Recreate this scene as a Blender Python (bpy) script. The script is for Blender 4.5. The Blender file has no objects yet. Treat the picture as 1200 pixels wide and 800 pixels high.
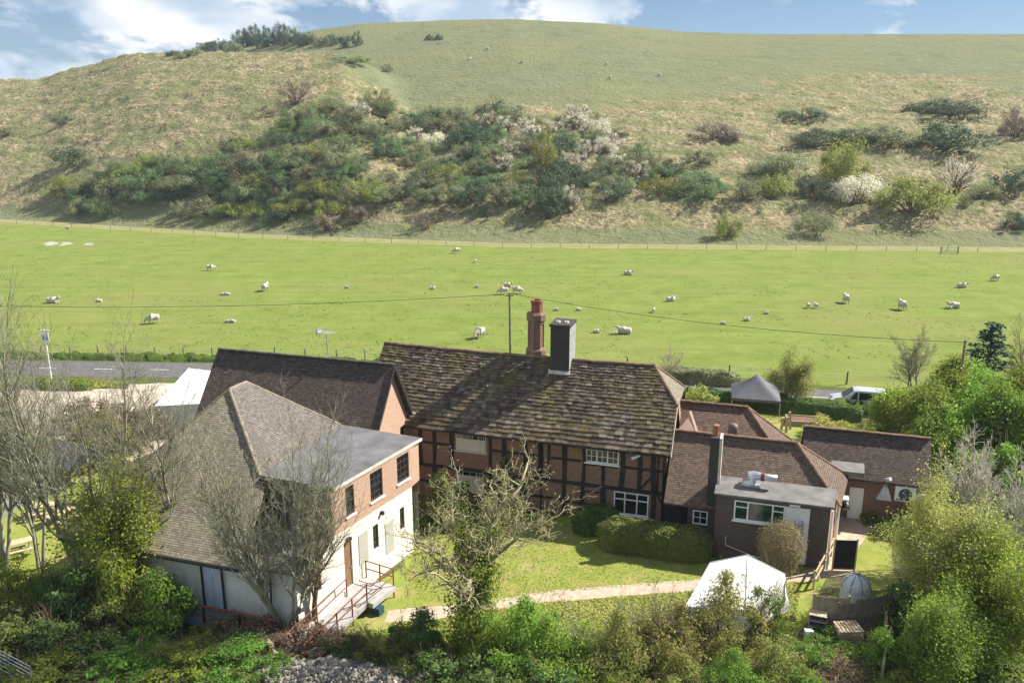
import bpy, math, random
import numpy as np
from mathutils import Vector, Matrix
R = math.radians
scene = bpy.context.scene
COL = scene.collection
# ------------------------------------------------------------------ camera
FPX = 970.0; CAMH = 25.0; PITCH = math.atan(255 / 970.0)
cam_d = bpy.data.cameras.new('camera')
cam_d.sensor_fit = 'HORIZONTAL'; cam_d.sensor_width = 36.0; cam_d.lens = 36.0 * FPX / 1200
cam_d.clip_start = 0.5; cam_d.clip_end = 6000
cam = bpy.data.objects.new('camera', cam_d); COL.objects.link(cam)
cam.location = (0, 0, CAMH); cam.rotation_euler = (math.pi / 2 - PITCH, 0, 0)
scene.camera = cam
# ------------------------------------------------------------------ sky
SUN_EL, SUN_AZ = 41.5, 71.0          # azimuth clockwise from +Y
world = bpy.data.worlds.new('World'); scene.world = world; world.use_nodes = True
wn, wl = world.node_tree.nodes, world.node_tree.links
wn.clear()
wo = wn.new('ShaderNodeOutputWorld'); wb = wn.new('ShaderNodeBackground'); wb.inputs['Strength'].default_value = 0.06
sky = wn.new('ShaderNodeTexSky'); sky.sky_type = 'NISHITA'; sky.sun_disc = False
sky.sun_elevation = R(SUN_EL); sky.sun_rotation = R(SUN_AZ)
sky.air_density = 1.0; sky.dust_density = 0.4; sky.ozone_density = 3.0
tc = wn.new('ShaderNodeTexCoord')
def wmath(op, a, b=None):
    n = wn.new('ShaderNodeMath'); n.operation = op
    for i, x in enumerate((a, b)):
        if x is None: continue
        if isinstance(x, (int, float)): n.inputs[i].default_value = x
        else: wl.new(x, n.inputs[i])
    return n.outputs[0]
sep = wn.new('ShaderNodeSeparateXYZ'); wl.new(tc.outputs['Generated'], sep.inputs[0])
zc = wmath('MAXIMUM', sep.outputs[2], 0.0)
den = wmath('ADD', zc, 0.10)
cx = wmath('DIVIDE', sep.outputs[0], den); cy = wmath('DIVIDE', sep.outputs[1], den)
comb = wn.new('ShaderNodeCombineXYZ'); wl.new(cx, comb.inputs[0]); wl.new(cy, comb.inputs[1])
nz = wn.new('ShaderNodeTexNoise'); nz.inputs['Scale'].default_value = 0.75; nz.inputs['Detail'].default_value = 7
nz.inputs['Roughness'].default_value = 0.6; nz.inputs['Distortion'].default_value = 0.25
mp = wn.new('ShaderNodeMapping'); mp.inputs['Location'].default_value = (3.6, 1.3, 0.0)
mp.inputs['Scale'].default_value = (7.0, 7.0, 15.0); wl.new(tc.outputs['Generated'], mp.inputs[0]); wl.new(mp.outputs[0], nz.inputs['Vector'])
bias = wmath('MULTIPLY', sep.outputs[0], -0.16)          # more cloud to the west (left)
dens = wmath('ADD', nz.outputs['Fac'], bias)
cr = wn.new('ShaderNodeValToRGB'); cr.color_ramp.elements[0].position = 0.475; cr.color_ramp.elements[1].position = 0.545
wl.new(dens, cr.inputs[0])
nz2 = wn.new('ShaderNodeTexNoise'); nz2.inputs['Scale'].default_value = 1.1; nz2.inputs['Detail'].default_value = 4
wl.new(mp.outputs[0], nz2.inputs['Vector'])
ccol = wn.new('ShaderNodeValToRGB')
ccol.color_ramp.elements[0].position = 0.40; ccol.color_ramp.elements[0].color = (3.7, 4.7, 6.0, 1)
ccol.color_ramp.elements[1].position = 0.62; ccol.color_ramp.elements[1].color = (8.2, 8.3, 8.4, 1)
wl.new(nz2.outputs['Fac'], ccol.inputs[0])
tint = wn.new('ShaderNodeMixRGB'); tint.blend_type = 'MULTIPLY'; tint.inputs[0].default_value = 1.0
tint.inputs[2].default_value = (0.43, 0.55, 0.70, 1)
wl.new(sky.outputs[0], tint.inputs[1])
mixw = wn.new('ShaderNodeMixRGB'); wl.new(cr.outputs[0], mixw.inputs[0])
hz = wn.new('ShaderNodeValToRGB'); hz.color_ramp.elements[0].position = 0.02; hz.color_ramp.elements[0].color = (0.34, 0.34, 0.34, 1); hz.color_ramp.elements[1].position = 0.22; hz.color_ramp.elements[1].color = (0, 0, 0, 1)
wl.new(sep.outputs[2], hz.inputs[0])
pale = wn.new('ShaderNodeMixRGB'); wl.new(hz.outputs[0], pale.inputs[0]); wl.new(tint.outputs[0], pale.inputs[1]); pale.inputs[2].default_value = (4.5, 5.4, 6.4, 1)
wl.new(pale.outputs[0], mixw.inputs[1]); wl.new(ccol.outputs[0], mixw.inputs[2])
wl.new(mixw.outputs[0], wb.inputs[0]); wl.new(wb.outputs[0], wo.inputs[0])
# ------------------------------------------------------------------ sun
sun_d = bpy.data.lights.new('sun', 'SUN'); sun_d.energy = 5.0; sun_d.angle = R(0.5); sun_d.color = (1.0, 0.945, 0.86)
sun = bpy.data.objects.new('sun', sun_d); COL.objects.link(sun); sun.location = (60, 30, 120)
ce = math.cos(R(SUN_EL))
sdir = Vector((math.sin(R(SUN_AZ)) * ce, math.cos(R(SUN_AZ)) * ce, math.sin(R(SUN_EL))))
sun.rotation_euler = (-sdir).to_track_quat('-Z', 'Y').to_euler()
vs = scene.view_settings
vs.view_transform = 'Standard'; vs.look = 'None'; vs.gamma = 1; vs.use_curve_mapping = False; vs.exposure = 1.16
scene.render.engine = 'CYCLES'
try:
    scene.cycles.max_bounces = 6; scene.cycles.transparent_max_bounces = 8; scene.cycles.volume_bounces = 0
except Exception: pass

# ------------------------------------------------------------------ pixel -> world helpers (photo is 1200 x 800)
_c, _s = math.cos(PITCH), math.sin(PITCH)
def ray(px, py):
    a, b = (px - 600) / FPX, (400 - py) / FPX
    return np.array([a, b * _s + _c, b * _c - _s])
def G(px, py, z=0.0):
    r = ray(px, py); t = (z - CAMH) / r[2]
    return (r[0] * t, r[1] * t, z)
def ATY(px, py, Y):
    r = ray(px, py); t = Y / r[1]
    return (r[0] * t, Y, CAMH + r[2] * t)
A17 = R(17)
UX = (math.cos(A17), -math.sin(A17)); VX = (math.sin(A17), math.cos(A17))
def W(u, v): return (UX[0] * u + VX[0] * v, UX[1] * u + VX[1] * v)
def UV(x, y): return (UX[0] * x + UX[1] * y, VX[0] * x + VX[1] * y)
def GUV(px, py, z=0.0):
    p = G(px, py, z); return UV(p[0], p[1])
# ------------------------------------------------------------------ object helpers
def tag(o, label=None, cat=None, group=None, kind=None):
    if label: o['label'] = label
    if cat: o['category'] = cat
    if group: o['group'] = group
    if kind: o['kind'] = kind
    return o
def thing(name, label, cat, loc=(0, 0, 0), rz=0.0, group=None):
    o = bpy.data.objects.new(name, None); COL.objects.link(o)
    o.empty_display_size = 0.3
    o.location = loc; o.rotation_euler = (0, 0, rz)
    return tag(o, label, cat, group)
def house(name, label, cat, u, v, group=None):
    x, y = W(u, v); return thing(name, label, cat, (x, y, 0), -A17, group)
def link_mesh(name, me, mat=None, parent=None, loc=None):
    o = bpy.data.objects.new(name, me); COL.objects.link(o)
    if mat is not None and len(me.materials) == 0: me.materials.append(mat)
    if parent is not None: o.parent = parent
    if loc is not None: o.location = loc
    return o
def copy_tree(o, parent=None):
    c = o.copy(); COL.objects.link(c)
    if parent is not None: c.parent = parent
    for ch in list(o.children): copy_tree(ch, c)
    return c
class MB:
    """collects polygons in metres, then links them as ONE mesh object with metre UVs"""
    def __init__(self, off=(0, 0, 0)):
        self.v = []; self.f = []; self.smooth = []; self.off = off
    def add(self, pts, faces, smooth=False):
        b = len(self.v); o = self.off
        self.v += [(p[0] - o[0], p[1] - o[1], p[2] - (o[2] if len(o) > 2 else 0)) for p in pts]
        for f in faces:
            self.f.append(tuple(b + i for i in f)); self.smooth.append(smooth)
    def poly(self, *pts): self.add(pts, [tuple(range(len(pts)))])
    def hexa(self, p):           # 8 points: bottom ring 0-3 (ccw from above), top ring 4-7
        self.add(p, [(3, 2, 1, 0), (4, 5, 6, 7), (0, 1, 5, 4), (1, 2, 6, 5), (2, 3, 7, 6), (3, 0, 4, 7)])
    def box(self, x0, x1, y0, y1, z0, z1):
        if x0 > x1: x0, x1 = x1, x0
        if y0 > y1: y0, y1 = y1, y0
        if z0 > z1: z0, z1 = z1, z0
        self.hexa([(x0, y0, z0), (x1, y0, z0), (x1, y1, z0), (x0, y1, z0), (x0, y0, z1), (x1, y0, z1), (x1, y1, z1), (x0, y1, z1)])
    def beam(self, a, b, w, h, up=(0, 0, 1)):   # rectangular bar from a to b
        a, b = Vector(a), Vector(b); d = (b - a).normalized(); u = Vector(up)
        if abs(d.dot(u)) > 0.98: u = Vector((0, 1, 0))
        s = d.cross(u).normalized() * (w / 2); t = s.cross(d).normalized() * (h / 2)
        self.hexa([a - s - t, a + s - t, b + s - t, b - s - t, a - s + t, a + s + t, b + s + t, b - s + t])
    def slab(self, top, th):     # convex polygon given ccw from above, extruded down
        n = len(top); bot = [(p[0], p[1], p[2] - th) for p in top]
        self.add(list(top) + bot, [tuple(range(n)), tuple(range(2 * n - 1, n - 1, -1))] +
                 [(i, n + i, n + (i + 1) % n, (i + 1) % n) for i in range(n)])
    def tube(self, pts, rad, sides=8, cap=True, smooth=True):
        pts = [Vector(p) for p in pts]
        if not hasattr(rad, '__len__'): rad = [rad] * len(pts)
        V = []; F = []
        for i, p in enumerate(pts):
            d = (pts[min(i + 1, len(pts) - 1)] - pts[max(i - 1, 0)])
            d = d.normalized() if d.length > 1e-9 else Vector((0, 0, 1))
            x = d.cross(Vector((0, 0, 1)) if abs(d.z) < 0.95 else Vector((1, 0, 0))).normalized(); y = d.cross(x)
            for k in range(sides):
                a = 2 * math.pi * k / sides
                V.append(p + (x * math.cos(a) + y * math.sin(a)) * rad[i])
        for i in range(len(pts) - 1):
            for k in range(sides):
                k2 = (k + 1) % sides
                F.append((i * sides + k, (i + 1) * sides + k, (i + 1) * sides + k2, i * sides + k2))
        self.add(V, F, smooth)
        if cap:
            n = len(pts)
            self.add(V[:sides], [tuple(range(sides))]); self.add(V[(n - 1) * sides:], [tuple(range(sides - 1, -1, -1))])
    def lathe(self, c, prof, sides=16, smooth=True):   # prof: (r, z)
        V = []; F = []
        for r, z in prof:
            for k in range(sides):
                a = 2 * math.pi * k / sides; V.append((c[0] + r * math.cos(a), c[1] + r * math.sin(a), c[2] + z))
        n = len(prof)
        for i in range(n - 1):
            for k in range(sides):
                k2 = (k + 1) % sides; F.append((i * sides + k, i * sides + k2, (i + 1) * sides + k2, (i + 1) * sides + k))
        self.add(V, F, smooth); self.add(V[:sides], [tuple(range(sides - 1, -1, -1))]); self.add(V[(n - 1) * sides:], [tuple(range(sides))])
    def mesh(self, name):
        me = bpy.data.meshes.new(name); me.from_pydata([tuple(p) for p in self.v], [], self.f)
        me.polygons.foreach_set('use_smooth', self.smooth)
        uvl = me.uv_layers.new(name='metres'); me.update()
        data = np.zeros(len(me.loops) * 2, np.float32)
        for p in me.polygons:
            n = p.normal
            t = Vector((0, 0, 1)).cross(n)
            t = t.normalized() if t.length > 0.05 else Vector((1, 0, 0))
            b = n.cross(t)
            for li in p.loop_indices:
                c = me.vertices[me.loops[li].vertex_index].co
                data[2 * li] = c.dot(t); data[2 * li + 1] = c.dot(b)
        uvl.data.foreach_set('uv', data)
        return me
    def build(self, name, mat, parent=None, label=None):
        o = link_mesh(name, self.mesh(name), mat, parent)
        if label: o['label'] = label
        return o
def np_mesh(name, V, F, smooth=False):
    V = np.asarray(V, np.float32); F = np.asarray(F, np.int32); k = F.shape[1]
    me = bpy.data.meshes.new(name)
    me.vertices.add(len(V)); me.vertices.foreach_set('co', V.ravel())
    me.loops.add(F.size); me.loops.foreach_set('vertex_index', F.ravel())
    me.polygons.add(len(F)); me.polygons.foreach_set('loop_start', np.arange(0, F.size, k, dtype=np.int32))
    try: me.polygons.foreach_set('loop_total', np.full(len(F), k, np.int32))
    except Exception: pass
    me.polygons.foreach_set('use_smooth', np.full(len(F), smooth))
    me.update(calc_edges=True); me.validate()
    return me
# ------------------------------------------------------------------ materials
def new_mat(name):
    m = bpy.data.materials.new(name); m.use_nodes = True
    nt = m.node_tree; b = nt.nodes['Principled BSDF']
    b.inputs['Specular IOR Level'].default_value = 0.25
    return m, nt, b
def c4(c): return (c[0], c[1], c[2], 1)
def noise(nt, vec, scale, detail=4, rough=0.55, dist=0.0):
    n = nt.nodes.new('ShaderNodeTexNoise'); n.inputs['Scale'].default_value = scale; n.inputs['Detail'].default_value = detail
    n.inputs['Roughness'].default_value = rough; n.inputs['Distortion'].default_value = dist
    if vec is not None: nt.links.new(vec, n.inputs['Vector'])
    return n.outputs['Fac']
def ramp(nt, fac, stops):
    r = nt.nodes.new('ShaderNodeValToRGB'); e = r.color_ramp.elements
    while len(e) < len(stops): e.new(0.5)
    for i, (p, c) in enumerate(stops):
        e[i].position = p; e[i].color = c4(c) if hasattr(c, '__len__') else (c, c, c, 1)
    nt.links.new(fac, r.inputs[0]); return r.outputs[0]
def mix(nt, fac, a, b, mode='MIX'):
    m = nt.nodes.new('ShaderNodeMixRGB'); m.blend_type = mode
    for i, x in enumerate((fac, a, b)):
        if hasattr(x, 'is_linked') or hasattr(x, 'links'): nt.links.new(x, m.inputs[i])
        elif isinstance(x, (int, float)): m.inputs[i].default_value = x if i == 0 else (x, x, x, 1)
        else: m.inputs[i].default_value = c4(x)
    return m.outputs[0]
def mth(nt, op, a, b=0.5):
    n = nt.nodes.new('ShaderNodeMath'); n.operation = op
    for i, x in enumerate((a, b)):
        if hasattr(x, 'links'): nt.links.new(x, n.inputs[i])
        else: n.inputs[i].default_value = x
    return n.outputs[0]
def bump(nt, b, h, strength=0.5, dist=0.02):
    n = nt.nodes.new('ShaderNodeBump'); n.inputs['Strength'].default_value = strength; n.inputs['Distance'].default_value = dist
    nt.links.new(h, n.inputs['Height']); nt.links.new(n.outputs[0], b.inputs['Normal'])
def coords(nt, kind='Object'):
    return nt.nodes.new('ShaderNodeTexCoord').outputs[kind]
def island(nt): return nt.nodes.new('ShaderNodeNewGeometry').outputs['Random Per Island']
def objrand(nt): return nt.nodes.new('ShaderNodeObjectInfo').outputs['Random']
def mat_plain(name, col, rough=0.6, metal=0.0, vary=0.12, scale=3.0, spec=0.25, streak=0.0):
    m, nt, b = new_mat(name); co = coords(nt)
    f = noise(nt, co, scale, 5)
    a = [x * (1 - vary) for x in col]; d = [min(1, x * (1 + vary)) for x in col]
    out = ramp(nt, f, [(0.3, a), (0.7, d)])
    if streak:                     # rain streaks and green-grey weathering running down the wall
        mp = nt.nodes.new('ShaderNodeMapping'); mp.inputs['Scale'].default_value = (2.6, 2.6, 0.28); nt.links.new(co, mp.inputs[0])
        s1 = ramp(nt, noise(nt, mp.outputs[0], 1.0, 6, 0.7), [(0.45, 0.0), (0.72, 1.0)])
        s2 = ramp(nt, noise(nt, co, 0.5, 5, 0.7), [(0.42, 0.25), (0.65, 1.0)])
        out = mix(nt, mth(nt, 'MULTIPLY', mth(nt, 'MULTIPLY', s1, s2), streak), out, [x * k for x, k in zip(col, (0.55, 0.56, 0.50))])
    nt.links.new(out, b.inputs['Base Color'])
    b.inputs['Roughness'].default_value = rough; b.inputs['Metallic'].default_value = metal
    b.inputs['Specular IOR Level'].default_value = spec
    return m
def mat_brick(name, c1, c2, mortar, bw=0.225, bh=0.075, stain=(0.5, 0.5, 0.5), stain_amt=0.35):
    m, nt, b = new_mat(name); uv = coords(nt, 'UV')
    br = nt.nodes.new('ShaderNodeTexBrick'); nt.links.new(uv, br.inputs['Vector'])
    br.inputs['Scale'].default_value = 1; br.inputs['Brick Width'].default_value = bw; br.inputs['Row Height'].default_value = bh
    br.inputs['Mortar Size'].default_value = 0.009; br.inputs['Mortar Smooth'].default_value = 0.2; br.inputs['Bias'].default_value = 0.0
    br.inputs['Color1'].default_value = c4(c1); br.inputs['Color2'].default_value = c4(c2); br.inputs['Mortar'].default_value = c4(mortar)
    big = ramp(nt, noise(nt, coords(nt), 0.9, 6, 0.65), [(0.35, 0.0), (0.72, 1.0)])
    col = mix(nt, mth(nt, 'MULTIPLY', big, stain_amt), br.outputs['Color'], stain)
    fine = noise(nt, uv, 9.0, 4)
    col = mix(nt, 0.35, col, ramp(nt, fine, [(0.3, 0.45), (0.7, 1.0)]), 'MULTIPLY')
    nt.links.new(col, b.inputs['Base Color']); b.inputs['Roughness'].default_value = 0.9
    h = mth(nt, 'SUBTRACT', mth(nt, 'MULTIPLY', fine, 0.4), br.outputs['Fac'])
    bump(nt, b, h, 0.5, 0.012)
    return m
def mat_tile(name, c1, c2, c3, moss=None, moss_amt=0.5, bw=0.20, bh=0.15):
    m, nt, b = new_mat(name); uv = coords(nt, 'UV')
    br = nt.nodes.new('ShaderNodeTexBrick'); nt.links.new(uv, br.inputs['Vector'])
    br.inputs['Scale'].default_value = 1; br.inputs['Brick Width'].default_value = bw; br.inputs['Row Height'].default_value = bh
    br.inputs['Mortar Size'].default_value = 0.005; br.inputs['Mortar Smooth'].default_value = 0.3
    br.inputs['Color1'].default_value = c4([x * 0.72 for x in c1]); br.inputs['Color2'].default_value = c4([x * 1.3 for x in c2])
    br.inputs['Mortar'].default_value = c4([x * 0.30 for x in c1])
    ob = coords(nt)
    n1 = ramp(nt, noise(nt, ob, 0.55, 6, 0.65), [(0.38, 0.0), (0.66, 1.0)])
    col = mix(nt, mth(nt, 'MULTIPLY', n1, 0.6), br.outputs['Color'], c3)
    if moss:
        n2 = ramp(nt, noise(nt, ob, 1.7, 8, 0.75, 0.4), [(0.50, 0.0), (0.64, 1.0)])
        col = mix(nt, mth(nt, 'MULTIPLY', n2, moss_amt), col, moss)
    fine = noise(nt, uv, 7.0, 5, 0.7)
    col = mix(nt, 0.6, col, ramp(nt, fine, [(0.25, 0.35), (0.75, 1.25)]), 'MULTIPLY')
    # each course steps over the one below: saw-tooth up the slope, open joint under each lip darkened with painted shade
    sx = nt.nodes.new('ShaderNodeSeparateXYZ'); nt.links.new(uv, sx.inputs[0])
    wob = mth(nt, 'MULTIPLY', noise(nt, uv, 1.1, 3), 0.10)
    saw = mth(nt, 'SUBTRACT', 1.0, mth(nt, 'FRACT', mth(nt, 'ADD', mth(nt, 'DIVIDE', sx.outputs[1], bh), wob), 0))
    lip_shade = mth(nt, 'MULTIPLY', ramp(nt, saw, [(0.02, 1.0), (0.22, 0.0)]), ramp(nt, noise(nt, uv, 2.3, 4, 0.7), [(0.3, 0.35), (0.6, 1.0)]))
    col = mix(nt, mth(nt, 'MULTIPLY', lip_shade, 0.75), col, [x * 0.22 for x in c1])
    nt.links.new(col, b.inputs['Base Color']); b.inputs['Roughness'].default_value = 0.85
    h = mth(nt, 'ADD', mth(nt, 'MULTIPLY', saw, 0.9), mth(nt, 'MULTIPLY', fine, 0.6))
    h = mth(nt, 'SUBTRACT', h, mth(nt, 'MULTIPLY', br.outputs['Fac'], 0.5))
    bump(nt, b, h, 1.0, 0.05)
    return m
def mat_leaf(name, cols, trans=0.35, vary_obj=0.25, scale=0.9, gain=1.45):
    """leaves: colour differs from leaf to leaf, from clump to clump and from plant to plant"""
    m, nt, b = new_mat(name)
    f = mth(nt, 'MULTIPLY', island(nt), 0.36)
    f = mth(nt, 'ADD', f, mth(nt, 'MULTIPLY', noise(nt, coords(nt), scale, 3), 0.95))
    f = mth(nt, 'SUBTRACT', f, 0.15)
    cols = [[x * gain for x in c] for c in cols]; n = len(cols)
    col = ramp(nt, f, [(i / (n - 1), c) for i, c in enumerate(cols)])
    hs = nt.nodes.new('ShaderNodeHueSaturation'); nt.links.new(col, hs.inputs['Color'])
    r = objrand(nt)
    nt.links.new(mth(nt, 'ADD', mth(nt, 'MULTIPLY', r, vary_obj), 1.0 - vary_obj / 2), hs.inputs['Value'])
    nt.links.new(mth(nt, 'ADD', mth(nt, 'MULTIPLY', r, 0.05), 0.475), hs.inputs['Hue'])
    nt.links.new(hs.outputs[0], b.inputs['Base Color'])
    b.inputs['Roughness'].default_value = 0.6; b.inputs['Specular IOR Level'].default_value = 0.2
    tr = nt.nodes.new('ShaderNodeBsdfTranslucent'); nt.links.new(hs.outputs[0], tr.inputs['Color'])
    ms = nt.nodes.new('ShaderNodeMixShader'); ms.inputs[0].default_value = trans
    out = nt.nodes['Material Output']
    nt.links.new(b.outputs[0], ms.inputs[1]); nt.links.new(tr.outputs[0], ms.inputs[2]); nt.links.new(ms.outputs[0], out.inputs['Surface'])
    return m
def mat_glass(name='window_glass', col=(0.012, 0.016, 0.02)):
    m, nt, b = new_mat(name)
    f = noise(nt, coords(nt), 1.3, 3)
    nt.links.new(ramp(nt, f, [(0.35, [x * 0.5 for x in col]), (0.7, [x * 1.8 for x in col])]), b.inputs['Base Color'])
    b.inputs['Roughness'].default_value = 0.06; b.inputs['Specular IOR Level'].default_value = 0.6
    bump(nt, b, noise(nt, coords(nt), 2.2, 2), 0.08, 0.02)
    return m
# ================================================================== terrain
def vnoise(x, y, seed):
    rs = np.random.RandomState(seed); T = rs.rand(256, 256)
    xi = np.floor(x).astype(int); yi = np.floor(y).astype(int); fx = x - xi; fy = y - yi
    fx = fx * fx * (3 - 2 * fx); fy = fy * fy * (3 - 2 * fy)
    a = T[xi % 256, yi % 256]; b = T[(xi + 1) % 256, yi % 256]; c = T[xi % 256, (yi + 1) % 256]; d = T[(xi + 1) % 256, (yi + 1) % 256]
    return (a * (1 - fx) + b * fx) * (1 - fy) + (c * (1 - fx) + d * fx) * fy - 0.5
def fbm(x, y, seed, octv=4):
    s = 0; a = 1.0
    for k in range(octv):
        s = s + a * vnoise(x * 2 ** k + 17.3 * k, y * 2 ** k + 5.1 * k, seed + k); a *= 0.5
    return s
FOOT_X = np.array([-700, -400, -133, -60, 0, 101, 400, 700.]); FOOT_Y = np.array([395, 318, 217, 187, 172, 166, 160, 156.])
MAIN_PX = np.array([-800, 0, 150, 200, 260, 330, 360, 420, 520, 600, 700, 800, 900, 1200, 2000.])
MAIN_PY = np.array([150, 106, 76, 67, 58, 46, 37, 28.5, 24, 22.5, 27, 37.5, 40.5, 40, 62.])
SPUR_PX = np.array([-800, 0, 50, 75, 100, 161, 250, 400, 440, 480, 2000.]); SPUR_PY = np.array([120, 94, 92, 84, 78, 63, 61.5, 63, 80, 112, 140.])
def elev(py):
    b = (400 - py) / FPX
    return (b * _c - _s) / (b * _s + _c)
def column(X, Y):
    z = np.maximum(0.27 * (Y - 172), 0)
    for _ in range(2):
        dep = Y * _c - (z - CAMH) * _s
        px = 600 + FPX * X / np.maximum(dep, 50)
        z = hill_raw(px, X, Y)
    return px, z
YC_MAIN, DS = 478.0, 125.0
def hill_raw(px, X, Y):
    yf = np.interp(X, FOOT_X, FOOT_Y) + 7.0
    d = Y - yf
    zc = CAMH + YC_MAIN * elev(np.interp(px, MAIN_PX, MAIN_PY))
    L = np.maximum(YC_MAIN - yf, 60)
    t = np.clip(d / L, 0, 1)
    foot = np.clip(d / 18, 0, 1)
    zm = zc * (1.28 * t - 0.28 * t * t)
    over = np.maximum(d - L, 0)
    zm = zm + 0.12 * over * np.exp(-over / 25) - 0.03 * over
    ys = yf + DS
    zsx = CAMH + ys * elev(np.interp(px, SPUR_PX, SPUR_PY))
    ts = np.clip(d / DS, 0, 1)
    zs = zsx * (1.45 * ts - 0.45 * ts * ts) - 0.18 * np.maximum(d - DS, 0)
    k = 2.2
    z = np.maximum(zm, zs) + k * np.log1p(np.exp(-np.abs(zm - zs) / k)) * np.clip(d / 60, 0, 1)
    return z * (0.35 + 0.65 * foot)
def hill_z(X, Y):
    X = np.asarray(X, float); Y = np.asarray(Y, float)
    return column(X, Y)[1]
def hit(px, py):
    """where the sight line of a photo pixel meets the hillside"""
    r = ray(px, py); Ys = np.arange(160, 560, 0.5)
    X = r[0] / r[1] * Ys; Z = CAMH + r[2] / r[1] * Ys
    hz = np.where(Ys > np.interp(X, FOOT_X, FOOT_Y) + 6, hill_z(X, Ys), 0)
    k = np.argmax(Z < hz)
    if not (Z < hz).any(): k = int(np.argmin(Z - hz))
    return float(X[k]), float(Ys[k]), float(hz[k])
xs = np.arange(-400, 400.1, 1.5)
ds = np.concatenate([np.arange(5.5, 140, 1.1), np.linspace(141, 345, 95), np.linspace(350, 640, 30)])
XX, DD = np.meshgrid(xs, ds); YY = DD + np.interp(XX, FOOT_X, FOOT_Y)
PXX, ZZ = column(XX, YY)
# tussocky ground: rough in a band low on the slope, smooth pasture above
band = np.clip((62 + 26 * fbm(XX / 40, YY / 40, 3, 3) - (ZZ - 0)) / 16, 0, 1)
rightside = np.clip((PXX - 380) / 160, 0, 1)
lim = np.interp(PXX, [-200, 350, 470, 700, 900, 1250], [90, 60, 36, 33, 42, 45])
band = np.clip((lim + 10 * fbm(XX / 30, YY / 30, 8, 3) - ZZ) / 7, 0, 1)
lowest = np.clip((DD - 13) / 5, 0, 1)
rough = band * lowest
tus = np.abs(fbm(XX / 2.6, YY / 2.2, 21, 3)); tus2 = fbm(XX / 7.0, YY / 3.6, 31, 2)
terr = fbm(XX / 22, YY / 5.0, 51, 3)
ZZ = ZZ + rough * (2.1 * tus + 0.9 * tus2 - 0.5) + 0.5 * terr * np.clip((DD - 15) / 20, 0, 1) * (0.45 + 0.55 * rough) + (1 - rough) * 0.16 * tus2 * np.clip(DD / 60, 0, 1)
ZZ[0, :] = -0.6
ny, nx = XX.shape
Vh = np.stack([XX.ravel(), YY.ravel(), ZZ.ravel()], 1)
idx = np.arange(nx * ny).reshape(ny, nx)
Fh = np.stack([idx[:-1, :-1].ravel(), idx[:-1, 1:].ravel(), idx[1:, 1:].ravel(), idx[1:, :-1].ravel()], 1)
hill_me = np_mesh('hillside', Vh, Fh, True)
at = hill_me.attributes.new('rough', 'FLOAT', 'POINT'); at.data.foreach_set('value', rough.ravel().astype(np.float32))
def attr(nt, n):
    a = nt.nodes.new('ShaderNodeAttribute'); a.attribute_name = n; return a.outputs['Fac']
m, nt, b = new_mat('hill_turf'); ob = coords(nt)
n_big = noise(nt, ob, 0.018, 5, 0.6); n_mid = noise(nt, ob, 0.12, 5, 0.65); n_f = noise(nt, ob, 0.8, 5, 0.7)
past = ramp(nt, n_mid, [(0.3, (0.122, 0.140, 0.070)), (0.5, (0.160, 0.174, 0.090)), (0.7, (0.190, 0.194, 0.108))])
past = mix(nt, ramp(nt, n_big, [(0.4, 0.0), (0.6, 0.5)]), past, (0.20, 0.195, 0.085))
strw = ramp(nt, n_f, [(0.30, (0.070, 0.074, 0.032)), (0.44, (0.195, 0.170, 0.090)), (0.56, (0.33, 0.268, 0.158)), (0.70, (0.48, 0.385, 0.25))])
strw = mix(nt, ramp(nt, n_mid, [(0.40, 0.0), (0.60, 0.8)]), strw, (0.150, 0.170, 0.066))
nr = mth(nt, 'ADD', attr(nt, 'rough'), mth(nt, 'MULTIPLY', mth(nt, 'SUBTRACT', noise(nt, ob, 0.25, 4), 0.5), 1.2))
nt.links.new(mix(nt, ramp(nt, nr, [(0.3, 0.0), (0.75, 1.0)]), past, strw), b.inputs['Base Color'])
b.inputs['Roughness'].default_value = 0.95; b.inputs['Specular IOR Level'].default_value = 0.05
bump(nt, b, mth(nt, 'ADD', n_f, mth(nt, 'MULTIPLY', noise(nt, ob, 0.35, 4, 0.7), 1.5)), 0.8, 0.9)
tag(link_mesh('hillside', hill_me, m), kind='structure')

def grid_sheet(name, poly, z, mat, step=None, rag=0.0, seed=1):
    """flat sheet from a ground outline; its edge wanders by rag metres"""
    rs = random.Random(seed); pts = []
    n = len(poly)
    for i in range(n):
        a, c = poly[i], poly[(i + 1) % n]
        L = math.hypot(c[0] - a[0], c[1] - a[1]); k = max(1, int(L / step)) if step else 1
        for j in range(k):
            t = j / k; w = rag if (j > 0 or rag) else 0
            pts.append((a[0] + (c[0] - a[0]) * t + rs.uniform(-w, w), a[1] + (c[1] - a[1]) * t + rs.uniform(-w, w), z))
    from mathutils.geometry import tessellate_polygon
    tris = tessellate_polygon([[Vector(p) for p in pts]])
    me = bpy.data.meshes.new(name); me.from_pydata(pts, [], [tuple(t) for t in tris]); me.update()
    # faces up
    flip = [p for p in me.polygons if p.normal.z < 0]
    if flip:
        import bmesh
        bm = bmesh.new(); bm.from_mesh(me); bmesh.ops.reverse_faces(bm, faces=[f for f in bm.faces if f.normal.z < 0]); bm.to_mesh(me); bm.free()
    return tag(link_mesh(name, me, mat), kind='structure')
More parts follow.
